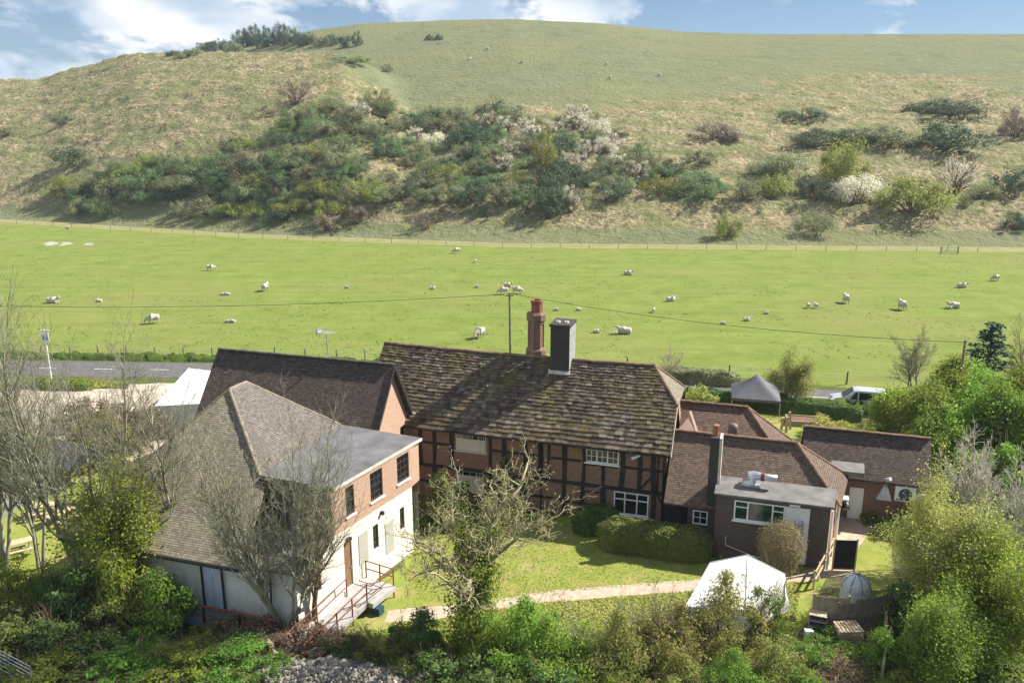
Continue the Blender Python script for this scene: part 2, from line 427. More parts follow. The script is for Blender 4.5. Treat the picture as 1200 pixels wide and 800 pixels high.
def mat_grass(name, cols, s_big, s_mid, s_f, bmp=0.4, dist=0.06, straw=None, streak=False):
    m, nt, b = new_mat(name); ob = coords(nt)
    f = mth(nt, 'ADD', mth(nt, 'MULTIPLY', noise(nt, ob, s_mid, 6, 0.65), 0.6), mth(nt, 'MULTIPLY', noise(nt, ob, s_f, 5, 0.7), 0.4))
    col = ramp(nt, f, [(0.30 + 0.40 * i / (len(cols) - 1), c) for i, c in enumerate(cols)])
    if straw is not None:
        col = mix(nt, ramp(nt, noise(nt, ob, s_big, 5, 0.6), [(0.48, 0.0), (0.66, 0.8)]), col, straw)
    if streak:
        mp = nt.nodes.new('ShaderNodeMapping'); mp.inputs['Rotation'].default_value = (0, 0, -0.12); mp.inputs['Scale'].default_value = (0.035, 0.5, 1); nt.links.new(ob, mp.inputs[0])
        col = mix(nt, 0.5, col, ramp(nt, noise(nt, mp.outputs[0], 1.0, 5, 0.7), [(0.35, 0.78), (0.65, 1.12)]), 'MULTIPLY')
        col = mix(nt, ramp(nt, noise(nt, ob, 0.45, 3, 0.6), [(0.66, 0.0), (0.72, 0.45)]), col, [x * 0.6 for x in cols[0]])
    nt.links.new(col, b.inputs['Base Color']); b.inputs['Roughness'].default_value = 0.95; b.inputs['Specular IOR Level'].default_value = 0.05
    bump(nt, b, noise(nt, ob, s_f, 5, 0.75), bmp, dist)
    return m
M_ROUGH = mat_grass('rough_ground', [(0.05, 0.06, 0.02), (0.085, 0.105, 0.03), (0.13, 0.13, 0.05)], 0.25, 0.6, 5.0, 0.7, 0.12, (0.15, 0.12, 0.075))
M_FIELD = mat_grass('pasture', [(0.104, 0.148, 0.028), (0.156, 0.200, 0.043), (0.210, 0.234, 0.074)], 0.03, 0.22, 1.6, 0.8, 0.14, (0.190, 0.196, 0.060), True)
M_LAWN = mat_grass('mown_lawn', [(0.140, 0.185, 0.030), (0.205, 0.240, 0.048), (0.275, 0.280, 0.080)], 0.5, 1.2, 8.0, 0.5, 0.05, (0.33, 0.275, 0.12))
M_STRIP = mat_grass('dry_margin', [(0.165, 0.185, 0.055), (0.215, 0.215, 0.085), (0.28, 0.25, 0.13)], 0.05, 0.2, 1.5, 0.4, 0.08, (0.24, 0.225, 0.105))
M_ASPH = mat_plain('asphalt', (0.115, 0.112, 0.11), 0.9, 0, 0.25, 1.6, 0.15)
M_GRAV = mat_plain('gravel', (0.46, 0.39, 0.31), 0.95, 0, 0.3, 0.9, 0.1)
M_PATH = mat_plain('path_gravel', (0.42, 0.335, 0.25), 0.95, 0, 0.22, 2.5, 0.1)
M_PAVE = mat_brick('paving_slabs', (0.30, 0.28, 0.26), (0.36, 0.335, 0.30), (0.2, 0.18, 0.15), 0.6, 0.6, (0.36, 0.33, 0.28), 0.4)
M_CHALK = mat_plain('bare_chalk', (0.33, 0.32, 0.28), 0.95, 0, 0.25, 0.8, 0.1)
grid_sheet('ground', [(-900, -60), (900, -60), (900, 980), (-900, 980)], 0.0, M_ROUGH)
# the pasture: from the roadside bank to the fence at the foot of the hill
near = [(-300, 130.), (-56, 88.3), (-33, 87.6), (0, 86), (22, 81.5), (33, 77.5), (70, 72), (300, 45.)]
far = [(x, float(np.interp(x, FOOT_X, FOOT_Y))) for x in (300, 101, 50, 0, -60, -133, -300)]
grid_sheet('field', near + far, 0.006, M_FIELD, 6, 0.35, 4)
strip = [(x, float(np.interp(x, FOOT_X, FOOT_Y)) - 0.3) for x in (-300, -133, -60, 0, 50, 101, 300)] + [(x, float(np.interp(x, FOOT_X, FOOT_Y)) + 9.5) for x in (300, 101, 50, 0, -60, -133, -300)]
grid_sheet('field_margin', strip, 0.012, M_STRIP, 5, 0.4, 5)
road_c = [(-300, 124.), (-56, 84.2), (-33, 83.2), (0, 80), (22, 76), (33, 73.4), (70, 67), (300, 38.)]
grid_sheet('road', [(x, y - 2.6) for x, y in road_c] + [(x, y + 2.6) for x, y in road_c[::-1]], 0.010, M_ASPH)
cl = MB()
for i in range(1, 6):
    a, c = Vector((*road_c[i], 0.015)), Vector((*road_c[i + 1], 0.015)); L = (c - a).length; d = (c - a).normalized(); s = Vector((-d.y, d.x, 0)) * 0.05
    k = 0.0
    while k < L - 2:
        p, q = a + d * k, a + d * (k + 2); cl.poly(p - s, q - s, q + s, p + s); k += 6
tag(cl.build('road_marking', mat_plain('road_paint', (0.75, 0.74, 0.7), 0.7, 0, 0.1)), kind='structure')
PX = lambda L, z=0.0: [G(x, y)[:2] for x, y in L]
grid_sheet('gravel_yard', PX([(-160, 470), (30, 452), (215, 449), (240, 500), (160, 540), (60, 512), (20, 535), (-160, 560)]), 0.012, M_GRAV, 2, 0.35, 6)
grid_sheet('garden_lawn', PX([(-160, 560), (-10, 572), (60, 545), (140, 560), (170, 640), (95, 655), (20, 690), (-200, 740)]), 0.008, M_LAWN, 2, 0.25, 7)
grid_sheet('patio', PX([(-60, 600), (-50, 566), (14, 566), (26, 592), (10, 606)]), 0.018, M_PAVE, 1, 0.02, 8)
grid_sheet('lawn', PX([(470, 665), (484, 640), (560, 596), (690, 606), (790, 626), (850, 662), (975, 660), (960, 700), (930, 745), (700, 790), (430, 800), (380, 750), (400, 715)]), 0.008, M_LAWN, 1.5, 0.18, 9)
pc = [(452, 722), (520, 717), (600, 706), (640, 699), (720, 692), (815, 685), (880, 679), (945, 674), (1000, 664)]
pt = [G(*p) for p in pc]
grid_sheet('garden_path', [(p[0], p[1] - 0.55) for p in pt] + [(p[0], p[1] + 0.55) for p in pt[::-1]], 0.014, M_PATH, 0.7, 0.07, 10)
grid_sheet('alley_paving', PX([(968, 672), (974, 640), (978, 596), (1030, 590), (1022, 620), (1005, 642), (1000, 664)]), 0.020, M_PATH, 1, 0.1, 11)
grid_sheet('side_lawn', PX([(1000, 668), (1004, 641), (1024, 618), (1048, 640), (1050, 690), (1002, 692)]), 0.010, M_LAWN, 1, 0.15, 12)
grid_sheet('back_garden', PX([(800, 500), (805, 470), (940, 478), (1000, 492), (1000, 520), (930, 522)]), 0.009, M_LAWN, 2, 0.2, 13)
for k_, pl_ in enumerate(([(50, 286), (58, 283), (70, 284), (66, 287), (58, 288)], [(68, 288), (74, 283), (84, 285), (90, 287), (80, 286.5)], [(98, 287), (102, 285), (112, 285), (108, 288)])): grid_sheet('chalk_patch', PX(pl_), 0.016, M_CHALK, 1.0, 0.5, 14 + k_)
# roadside bank along the field edge (long grass, a low ridge)
def ridge_strip(name, line, w, h, mat, seed, step=0.5, kind='structure'):
    rs = np.random.RandomState(seed); P = []
    for i in range(len(line) - 1):
        a, c = np.array(line[i]), np.array(line[i + 1]); n = max(2, int(np.hypot(*(c - a)) / step))
        for k in range(n): P.append(a + (c - a) * k / n)
    P = np.array(P); m = 9; V = []
    for i, p in enumerate(P):
        d = P[min(i + 1, len(P) - 1)] - P[max(i - 1, 0)]; d = d / np.hypot(*d); s = np.array([-d[1], d[0]])
        for j in range(m):
            t = j / (m - 1) * 2 - 1
            z = h * (1 - t * t) * (1 + 0.35 * rs.randn()) if 0 < j < m - 1 else -0.1
            q = p + s * t * w / 2 + rs.randn(2) * 0.06
            V.append((q[0], q[1], max(z, -0.1)))
    idx = np.arange(len(P) * m).reshape(len(P), m)
    F = np.stack([idx[:-1, :-1].ravel(), idx[1:, :-1].ravel(), idx[1:, 1:].ravel(), idx[:-1, 1:].ravel()], 1)
    me = np_mesh(name, V, F[:, ::-1], True)
    return tag(link_mesh(name, me, mat), kind=kind)
M_LUSH = mat_grass('lush_verge', [(0.045, 0.085, 0.015), (0.085, 0.135, 0.024), (0.14, 0.185, 0.045)], 0.3, 1.2, 6.0, 1.0, 0.25, None)
ridge_strip('roadside_bank', [(-110, 97.5), (-56, 88.2), (-33, 87.0), (0, 83.8), (22, 79.7)], 1.7, 0.55, M_LUSH, 3)
ridge_strip('verge', [(12, 75.2), (22, 72.4), (33, 69.4), (44, 67)], 2.6, 0.9, M_LUSH, 4)
# mounded waste ground in the foreground
gx = np.arange(-30, 40, 0.4); gy = np.arange(27, 37.2, 0.4); GX, GY = np.meshgrid(gx, gy)
hgt = 0.15 + 0.9 * np.exp(-((GX + 14) / 5) ** 2 - ((GY - 33) / 1.9) ** 2) + 0.5 * np.exp(-((GX + 6) / 3) ** 2 - ((GY - 32) / 1.6) ** 2) + 0.35 * fbm(GX / 2, GY / 2, 61, 4)
hgt *= np.clip((36.6 - GY) / 2, 0, 1) * np.clip((GX + 30) / 3, 0, 1) * np.clip((39.5 - GX) / 3, 0, 1)
hgt -= 0.12
ii = np.arange(GX.size).reshape(GX.shape)
tag(link_mesh('earth_bank', np_mesh('earth_bank', np.stack([GX.ravel(), GY.ravel(), hgt.ravel()], 1), np.stack([ii[:-1, :-1].ravel(), ii[:-1, 1:].ravel(), ii[1:, 1:].ravel(), ii[1:, :-1].ravel()], 1), True), M_ROUGH), kind='structure')
def bank_z(x, y):
    j = int(round((x + 30) / 0.4)); i = int(round((y - 27) / 0.4))
    if 0 <= i < hgt.shape[0] and 0 <= j < hgt.shape[1]: return max(0.0, float(hgt[i, j]))
    return 0.0
# ================================================================== building materials
M_BRICK = mat_brick('old_red_brick', (0.33, 0.178, 0.120), (0.195, 0.110, 0.078), (0.26, 0.205, 0.155), stain=(0.19, 0.12, 0.09), stain_amt=0.65)
M_BRICK_PINK = mat_brick('weathered_pink_brick', (0.50, 0.315, 0.225), (0.41, 0.25, 0.175), (0.50, 0.38, 0.28), stain=(0.50, 0.35, 0.25), stain_amt=0.3)
M_BRICK_SHADE = mat_brick('shaded_brick', (0.145, 0.092, 0.07), (0.085, 0.064, 0.055), (0.15, 0.13, 0.11), stain=(0.075, 0.062, 0.055))  # annexe front's shade put into the colour; its sunlit side uses pink brick
M_OAK = mat_plain('black_timber', (0.026, 0.022, 0.020), 0.8, 0, 0.5, 4)
M_TILE = mat_tile('clay_tile_brown', (0.165, 0.10, 0.074), (0.20, 0.125, 0.092), (0.115, 0.08, 0.062), (0.13, 0.115, 0.05), 0.35)
M_TILE_RED = mat_tile('clay_tile_warm', (0.150, 0.100, 0.075), (0.185, 0.125, 0.094), (0.115, 0.083, 0.066), (0.155, 0.145, 0.06), 0.45)
M_TILE_DARK = mat_tile('clay_tile_dark', (0.092, 0.068, 0.056), (0.125, 0.088, 0.070), (0.070, 0.056, 0.048), (0.09, 0.09, 0.035), 0.3)
M_TILE_OLIVE = mat_tile('clay_tile_olive', (0.255, 0.222, 0.165), (0.31, 0.27, 0.20), (0.215, 0.19, 0.145), (0.255, 0.24, 0.115), 0.55, 0.2, 0.125)
M_RIDGE = mat_plain('ridge_tile_clay', (0.20, 0.125, 0.08), 0.85, 0, 0.35, 2.5)
M_SLATE = mat_plain('grey_felt', (0.135, 0.128, 0.132), 0.85, 0, 0.30, 0.9)
M_LEAD = mat_plain('grey_lead_sheet', (0.15, 0.143, 0.134), 0.7, 0.0, 0.3, 1.2)
M_CREAM = mat_plain('cream_render', (0.72, 0.675, 0.57), 0.9, 0, 0.10, 1.6, 0.25, 0.75)
M_GREYREND = mat_plain('pale_render', (0.66, 0.645, 0.57), 0.9, 0, 0.12, 0.9, 0.25, 0.85)
M_WHITE = mat_plain('white_paint', (0.78, 0.78, 0.77), 0.5, 0, 0.05, 3)
M_BROWNFR = mat_plain('dark_brown_frame', (0.06, 0.035, 0.025), 0.6, 0, 0.2, 4)
M_BROWNDOOR = mat_plain('brown_door_paint', (0.21, 0.125, 0.065), 0.6, 0, 0.15, 3)
M_BOARD = mat_brick('painted_weatherboard', (0.50, 0.48, 0.40), (0.45, 0.44, 0.37), (0.26, 0.25, 0.21), 3.0, 0.16, (0.36, 0.36, 0.29), 0.6)
M_BLACKPL = mat_plain('black_plastic', (0.018, 0.018, 0.02), 0.45, 0, 0.2, 4)
M_STEEL = mat_plain('galvanised_steel', (0.50, 0.52, 0.54), 0.38, 0.7, 0.15, 3, 0.4)
M_GREYPAINT = mat_plain('pale_grey_paint', (0.50, 0.52, 0.55), 0.5, 0, 0.08, 2)
M_RUSTRED = mat_plain('red_brown_paint', (0.20, 0.065, 0.045), 0.6, 0, 0.25, 4)
M_GLASS = mat_glass()
M_GLASS_GREEN = mat_glass('reflecting_glass', (0.02, 0.055, 0.028))
M_BLIND = mat_plain('pale_blind', (0.52, 0.50, 0.43), 0.8, 0, 0.1, 3)
M_STACK = mat_brick('near_black_brick', (0.065, 0.055, 0.05), (0.045, 0.042, 0.042), (0.09, 0.085, 0.08), stain=(0.035, 0.033, 0.033))  # very dark, slightly varied brick for the square stacks
M_FLASH = mat_plain('mortar_flashing', (0.50, 0.46, 0.40), 0.9, 0, 0.2, 3)

def wall_open(mb, p0, p1, z0, z1, ops=(), reveal=0.12):
    """wall from p0 to p1 (left to right seen from outside) with real openings: ops = (s0, s1, za, zb)"""
    d = Vector((p1[0] - p0[0], p1[1] - p0[1])); L = d.length; d.normalize(); n = Vector((d.y, -d.x))
    P = lambda s, z, back=0.0: (p0[0] + d.x * s - n.x * back, p0[1] + d.y * s - n.y * back, z)
    ss = sorted({0.0, L, *[o[0] for o in ops], *[o[1] for o in ops]}); zs = sorted({z0, z1, *[o[2] for o in ops], *[o[3] for o in ops]})
    for a, c in zip(ss, ss[1:]):
        for e, g in zip(zs, zs[1:]):
            ms, mz = (a + c) / 2, (e + g) / 2
            if any(o[0] < ms < o[1] and o[2] < mz < o[3] for o in ops): continue
            mb.poly(P(a, e), P(c, e), P(c, g), P(a, g))
    for a, c, e, g in ops:
        r = reveal
        mb.poly(P(a, e), P(a, e, r), P(c, e, r), P(c, e)); mb.poly(P(a, g), P(c, g), P(c, g, r), P(a, g, r))
        mb.poly(P(a, e), P(a, g), P(a, g, r), P(a, e, r)); mb.poly(P(c, e), P(c, e, r), P(c, g, r), P(c, g))
    return P
def window(parent, off, p0, p1, op, nx=2, nz=2, frame=M_WHITE, glass=M_GLASS, fw=0.06, bw=0.03, depth=0.10, sill=None, mull=None, tops=None, label=None, blind=None):
    d = Vector((p1[0] - p0[0], p1[1] - p0[1])); d.normalize(); n = Vector((d.y, -d.x))
    P = lambda s, z, back: (p0[0] + d.x * s - n.x * back, p0[1] + d.y * s - n.y * back, z)
    def bar(mb, s0, s1, z0, z1, b0, b1):
        mb.hexa([P(s0, z0, b0), P(s1, z0, b0), P(s1, z0, b1), P(s0, z0, b1), P(s0, z1, b0), P(s1, z1, b0), P(s1, z1, b1), P(s0, z1, b1)])
    a, c, e, g = op; mb = MB(off); b0, b1 = depth - 0.055, depth
    bar(mb, a, a + fw, e, g, b0, b1); bar(mb, c - fw, c, e, g, b0, b1)
    bar(mb, a + fw, c - fw, e, e + fw, b0, b1); bar(mb, a + fw, c - fw, g - fw, g, b0, b1)
    mull = mull or []
    for ms in mull: bar(mb, a + ms - fw / 2, a + ms + fw / 2, e + fw, g - fw, b0 + 0.004, b1)
    edges = [0] + list(mull) + [c - a]
    for i in range(len(edges) - 1):
        s0, s1 = a + edges[i] + fw * 0.6, a + edges[i + 1] - fw * 0.6
        for k in range(1, nx):
            s = s0 + (s1 - s0) * k / nx; bar(mb, s - bw / 2, s + bw / 2, e + fw, g - fw, b0 + 0.012, b1)
        hz = [e + (g - e) * k / nz for k in range(1, nz)] if tops is None else [g - (g - e) * tops]
        for z in hz:
            w = bw if tops is None else fw
            bar(mb, s0, s1, z - w / 2, z + w / 2, b0 + 0.016, b1)
    w = mb.build('window', frame, parent, label)
    pm = MB(off); pm.poly(P(a + 0.01, e + 0.01, b1 - 0.02), P(c - 0.01, e + 0.01, b1 - 0.02), P(c - 0.01, g - 0.01, b1 - 0.02), P(a + 0.01, g - 0.01, b1 - 0.02))
    pm.build('pane', glass, w)
    if blind:
        bl = MB(off); bar(bl, a + blind[0], a + blind[1], e + blind[2], e + blind[3], b0 + 0.008, b0 + 0.03); bl.build('blind', M_BLIND, w)
    if sill:
        sm = MB(off); bar(sm, a - 0.08, c + 0.08, e - 0.09, e - 0.005, -0.09, depth); sm.build('sill', sill, w)
    return w
def roof_slab(parent, off, polys, mat, th=0.10, name='roof'):
    mb = MB(off)
    for p in polys: mb.slab(p, th)
    return mb.build(name, mat, parent)
def ridge_run(mb, a, b, r=0.13, step=0.32, seed=1):
    rs = random.Random(seed); a, b = Vector(a), Vector(b); L = (b - a).length; n = max(1, int(L / step)); d = (b - a) / n
    x = d.normalized().cross(Vector((0, 0, 1))).normalized(); up = x.cross(d.normalized())
    if up.z < 0: up = -up
    for i in range(n):
        p, q = a + d * i, a + d * (i + 0.97); j = rs.uniform(-0.012, 0.012); V = []
        for c in (p, q):
            rr = r * (1.0 if c is p else 1.06)
            for k in range(6):
                an = math.pi * k / 5; V.append(c + x * math.cos(an) * rr + up * (math.sin(an) * rr * 0.8 - 0.03 + j))
        mb.add(V, [(k, k + 1, k + 7, k + 6) for k in range(5)] + [tuple(range(6)), tuple(range(11, 5, -1))])
def pipe(parent, off, pts, r=0.045, mat=None, name='downpipe'):
    mb = MB(off); mb.tube(pts, r, 8); return mb.build(name, mat or M_BLACKPL, parent)

# ================================================================== timber framed house
HU, HV = -15.0, 49.0; OFF = (HU, HV, 0)
uL, uR, vF, vB, vR, zR, K = -25.5, -4.85, 49.0, 57.4, 53.2, 9.5, 0.925
zp = lambda v: zR - K * abs(v - vR)
H = house('timber_framed_house', 'long timber framed brick house with mossy stone slab roof and two chimneys', 'house', HU, HV)
W1 = (-10.0, -7.86, 3.90, 5.17); W2 = (-8.1, -5.85, 0.55, 2.1); W3 = (-18.95, -16.8, 3.66, 5.18); W4 = (-19.0, -17.0, 0.75, 2.2)
mb = MB(OFF)
S = lambda w: (w[0] - uL, w[1] - uL, w[2], w[3])
wall_open(mb, (uL, vF), (uR, vF), -0.3, zp(vF) - 0.10, [S(W1), S(W2), S(W3), S(W4)], 0.14)
mb.build('front_wall', M_BRICK, H)
mb = MB(OFF)
mb.poly((uR, vF, -0.3), (uR, vB, -0.3), (uR, vB, zp(vB) - .1), (uR, 55.25, 7.5), (uR, 51.15, 7.5), (uR, vF, zp(vF) - .1))
mb.poly((uL, vB, -0.3), (uL, vF, -0.3), (uL, vF, zp(vF) - .1), (uL, vR, zR - .1), (uL, vB, zp(vB) - .1))
mb.poly((uR, vB, -0.3), (uL, vB, -0.3), (uL, vB, zp(vB) - .1), (uR, vB, zp(vB) - .1))
mb.build('end_wall', M_BRICK_PINK, H)
# timber frame on the front, proud of the brick
tf = MB(OFF); fr = lambda a, b, z0, z1, d=0.05: tf.box(a, b, vF - d, vF + 0.03, z0, z1)
rs = random.Random(5)
def post_(u, w, z0, z1, d=0.05):          # hewn post: never quite plumb nor even
    j = lambda k=.05: rs.uniform(-k, k)
    um, zm = u + j(.06), (z0 + z1) / 2 + j(.3)
    for (ua, za, wa), (ub, zb, wb_) in (((u + j(), z0, w + j(.03)), (um, zm, w + j(.03))), ((um, zm, w), (u + j(), z1, w + j(.03)))):
        tf.hexa([(ua - wa, vF - d, za), (ua + wa, vF - d, za), (ua + wa, vF + .03, za), (ua - wa, vF + .03, za), (ub - wb_, vF - d, zb), (ub + wb_, vF - d, zb), (ub + wb_, vF + .03, zb), (ub - wb_, vF + .03, zb)])
for u in (-25.4, -24.2, -22.9, -21.54, -20.55, -19.22, -16.5, -15.46, -14.04, -13.04, -11.43, -10.13, -7.62, -6.51, -5.62):
    w = 0.10 + rs.random() * 0.07; post_(u, w, 2.42, 5.42)
fr(-8.95, -8.72, 2.42, 3.80); fr(-5.05, -4.83, -0.25, 5.42, 0.07); fr(-12.55, -12.35, 2.42, 5.42)
for u in (-25.4, -22.9, -20.55, -16.55, -14.04, -11.43, -10.2, -8.85, -5.55):
    w = 0.11 + rs.random() * 0.06; post_(u, w, 0.0, 2.2)
fr(uL, -5.06, 2.2, 2.42, 0.075); fr(uL, -5.06, 5.42, 5.55, 0.06)
def rail(a, b, z, h=0.17, d=0.042): fr(a, b, z - h / 2, z + h / 2, d)
rail(-25.2, -19.4, 3.95); rail(-16.4, -13.15, 3.92); rail(-12.3, -10.3, 3.90); rail(-10.0, -7.85, 3.78, 0.2); rail(-7.5, -5.1, 3.83); rail(-16.3, -11.5, 1.05); rail(-11.3, -10.3, 0.93, .14); rail(-10.1, -8.95, 0.93, .14); rail(-10.1, -8.95, 1.85, .1); rail(-25.2, -19.3, 1.1); rail(-8.1, -5.7, 0.45, .12)
tf.beam((-6.4, vF - .02, 2.5), (-5.7, vF - .02, 3.4), 0.04, 0.16)
tf.build('timber_frame', M_OAK, H)
window(H, OFF, (uL, vF), (uR, vF), S(W1), 2, 3, mull=[0.72, 1.42], fw=0.075, depth=0.06, sill=M_WHITE)
window(H, OFF, (uL, vF), (uR, vF), S(W2), 1, 1, mull=[0.72, 1.5], tops=0.33, fw=0.085, depth=0.06, sill=M_WHITE)
window(H, OFF, (uL, vF), (uR, vF), S(W3), 3, 2, mull=[0.42, 1.62], fw=0.07, depth=0.06, sill=M_BLIND, frame=M_BLIND, blind=(0.08, 2.05, 0.07, 0.86), label='cream window with its lower half blinded')
window(H, OFF, (uL, vF), (uR, vF), S(W4), 2, 2, mull=[0.5, 1.5], fw=0.07, depth=0.06, sill=M_BLIND, frame=M_BLIND, blind=(0.08, 1.92, 0.07, 1.1))
# front roof slope: graded courses of separate stone slabs, laid from eave to ridge
rs = random.Random(11); V = []; F = []
sl = math.hypot(1, K); vE = 48.5; SL = (vR - vE) * sl
sag = lambda u: -0.10 * math.sin(math.pi * (u - uL) / (uR - uL)) - 0.018 * math.sin(2.3 * u)
def rp(u, s, h):              # point on the slope: s metres up from the eave, h above the plane
    v = vE + s / sl; z = zR - K * (vR - v) + sag(u) * min(1, 0.4 + s / SL)
    return (u - HU, v - K / sl * h - HV, z + h / sl)
def hip_u(s):                 # right verge, then the half hip
    v = vE + s / sl
    return -4.55 if v <= 51.1 else -4.55 - (v - 51.1) * (6.37 - 4.55) / (53.2 - 51.1)
s = 0.0; ci = 0
while s < SL - 0.06:
    hgt_c = 0.36 - 0.17 * s / SL; hgt_c *= rs.uniform(0.92, 1.08); s1 = min(SL, s + hgt_c)
    u = -26.0 + rs.uniform(-0.3, 0.05); th = rs.uniform(0.045, 0.075)
    while u < hip_u(s):
        w = rs.uniform(0.22, 0.50) * (1.15 - 0.4 * s / SL); ue = min(u + w, hip_u(s))
        ue1 = min(u + w, hip_u(s1))
        if u >= hip_u(s1): ue1 = u + 0.01
        t = th + rs.uniform(-0.02, 0.025); du = rs.uniform(0.004, 0.02); j = rs.uniform(-0.03, 0.03)
        b = len(V); u0 = max(u + du, -26.0)
        V += [rp(u0, s + j, 0.0), rp(ue, s + j, 0.0), rp(ue, s + j, t + 0.02), rp(u0, s + j, t + 0.02 + rs.uniform(-.008, .008)),
              rp(u0, s1 + 0.1, -0.0), rp(ue1, s1 + 0.1, -0.0), rp(ue1, s1 + 0.1, 0.015), rp(u0, s1 + 0.1, 0.015)]
        F += [(b, b + 1, b + 2, b + 3), (b + 3, b + 2, b + 6, b + 7), (b, b + 3, b + 7, b + 4), (b + 1, b + 5, b + 6, b + 2)]
        u += w
    s = s1
m, nt, b = new_mat('mossy_stone_slab'); ob = coords(nt); isl = island(nt)
st = ramp(nt, isl, [(0.0, (0.058, 0.043, 0.032)), (0.4, (0.108, 0.081, 0.058)), (0.75, (0.155, 0.118, 0.083)), (1.0, (0.25, 0.205, 0.155))])
f1 = noise(nt, ob, 3.2, 6, 0.75)
st = mix(nt, 0.8, st, ramp(nt, f1, [(0.3, 0.35), (0.7, 1.35)]), 'MULTIPLY')
lich = ramp(nt, noise(nt, ob, 9.0, 4, 0.8), [(0.60, 0.0), (0.70, 0.8)])
st = mix(nt, lich, st, (0.40, 0.37, 0.31))
ms = mth(nt, 'ADD', mth(nt, 'MULTIPLY', noise(nt, ob, 0.42, 4, 0.6), 1.0), mth(nt, 'MULTIPLY', noise(nt, ob, 3.6, 5, 0.7), 0.42))
st = mix(nt, ramp(nt, ms, [(0.70, 0.0), (0.95, 0.72)]), st, mix(nt, f1, (0.085, 0.075, 0.018), (0.21, 0.175, 0.045)))
nt.links.new(st, b.inputs['Base Color']); b.inputs['Roughness'].default_value = 0.92
bump(nt, b, mth(nt, 'ADD', f1, noise(nt, ob, 14, 4, 0.7)), 0.8, 0.05)
M_SLAB = m
roof = link_mesh('roof', np_mesh('roof_slabs', V, F), M_SLAB, H)
mb = MB(OFF)                   # underlay closes the roof behind the slabs
mb.poly((-25.9, vE + .1, zp(vE + .1) - .06), (-4.6, vE + .1, zp(vE + .1) - .06), (-4.6, 51.1, zp(51.1) - .14), (-6.4, vR, zR - .16), (-25.9, vR, zR - .16))
mb.build('roof_boarding', M_OAK, H)
roof_slab(H, OFF, [[(-4.5, 55.35, 7.5), (-6.37, vR, zR + .02), (-4.5, 51.06, 7.53)]], M_TILE_OLIVE, 0.09, 'hip_end_roof')
roof_slab(H, OFF, [[(-6.37, vR, zR), (-4.5, 55.35, 7.5), (-4.5, vB + .4, zp(vB + .4)), (-26, vB + .4, zp(vB + .4)), (-26, vR, zR)]], M_TILE, 0.1, 'rear_roof')
mb = MB(OFF)
for k in range(20):
    u0 = -26 + k * (19.63) / 20; u1 = u0 + 19.63 / 20
    ridge_run(mb, (u0, vR, zR + .04 + sag(u0)), (u1, vR, zR + .04 + sag(u1)), 0.15, 0.45, k)
ridge_run(mb, (-6.37, vR, zR + .04), (-4.5, 51.06, 7.58), 0.10, 0.3, 51); ridge_run(mb, (-6.37, vR, zR + .04), (-4.5, 55.35, 7.55), 0.10, 0.3, 52)
mb.build('ridge_tiles', M_RIDGE, H)
# dark square stack on the front slope and octagonal stack behind the ridge
mb = MB(OFF); mb.box(-13.3, -12.0, 52.35, 54.15, 7.8, 11.85); mb.box(-13.38, -11.92, 52.27, 54.23, 11.85, 12.02)
ch = mb.build('chimney', M_STACK, H, 'square dark brick chimney stack with near-black front')
for u in (-12.95, -12.35): mb = MB(OFF); mb.lathe((u, 53.05, 12.02), [(0.17, 0), (0.15, 0.10), (0.10, 0.10), (0.10, 0.02)], 12); mb.build('chimney_pot', M_FLASH, ch)
mb = MB(OFF); mb.box(-11.997, -11.97, 52.36, 54.14, 8.6, 11.84); mb.build('lit_side', mat_plain('sunlit_stack_side', (0.27, 0.27, 0.265), 0.9, 0, 0.3, 3), ch)  # pale slab paints sunlight onto the stack's right side
mb = MB(OFF); mb.slab([(-13.4, 52.18, 8.66), (-11.9, 52.18, 8.66), (-11.9, 52.4, 8.86), (-13.4, 52.4, 8.86)], 0.06); mb.build('flashing', M_FLASH, ch)
mb = MB(OFF); c = (-14.75, 53.95, 0)
mb.lathe(c, [(0.72, 8.6), (0.72, 9.75), (0.56, 9.95), (0.54, 11.55), (0.58, 11.62), (0.60, 11.75), (0.68, 11.85), (0.70, 12.28), (0.62, 12.36), (0.60, 12.40), (0.30, 12.40)], 8, False)
ch = mb.build('chimney', M_BRICK, H, 'tall octagonal red brick chimney')
mb = MB(OFF)
for k in range(8):
    a = 2 * math.pi * (k + 0.0) / 8; p = (c[0] + .545 * math.cos(a), c[1] + .545 * math.sin(a)); mb.tube([(p[0], p[1], 9.9), (p[0], p[1], 11.62)], 0.05, 6)
mb.build('corner_rib', M_BRICK, ch)
mb = MB(OFF); mb.lathe((c[0] + .05, c[1], 12.40), [(0.40, 0), (0.40, 0.68), (0.45, 0.70), (0.45, 0.86), (0.31, 0.86), (0.31, 0.5)], 8, False)
mb.build('chimney_pot', mat_plain('red_clay', (0.24, 0.095, 0.065), 0.85, 0, 0.2, 3), ch)
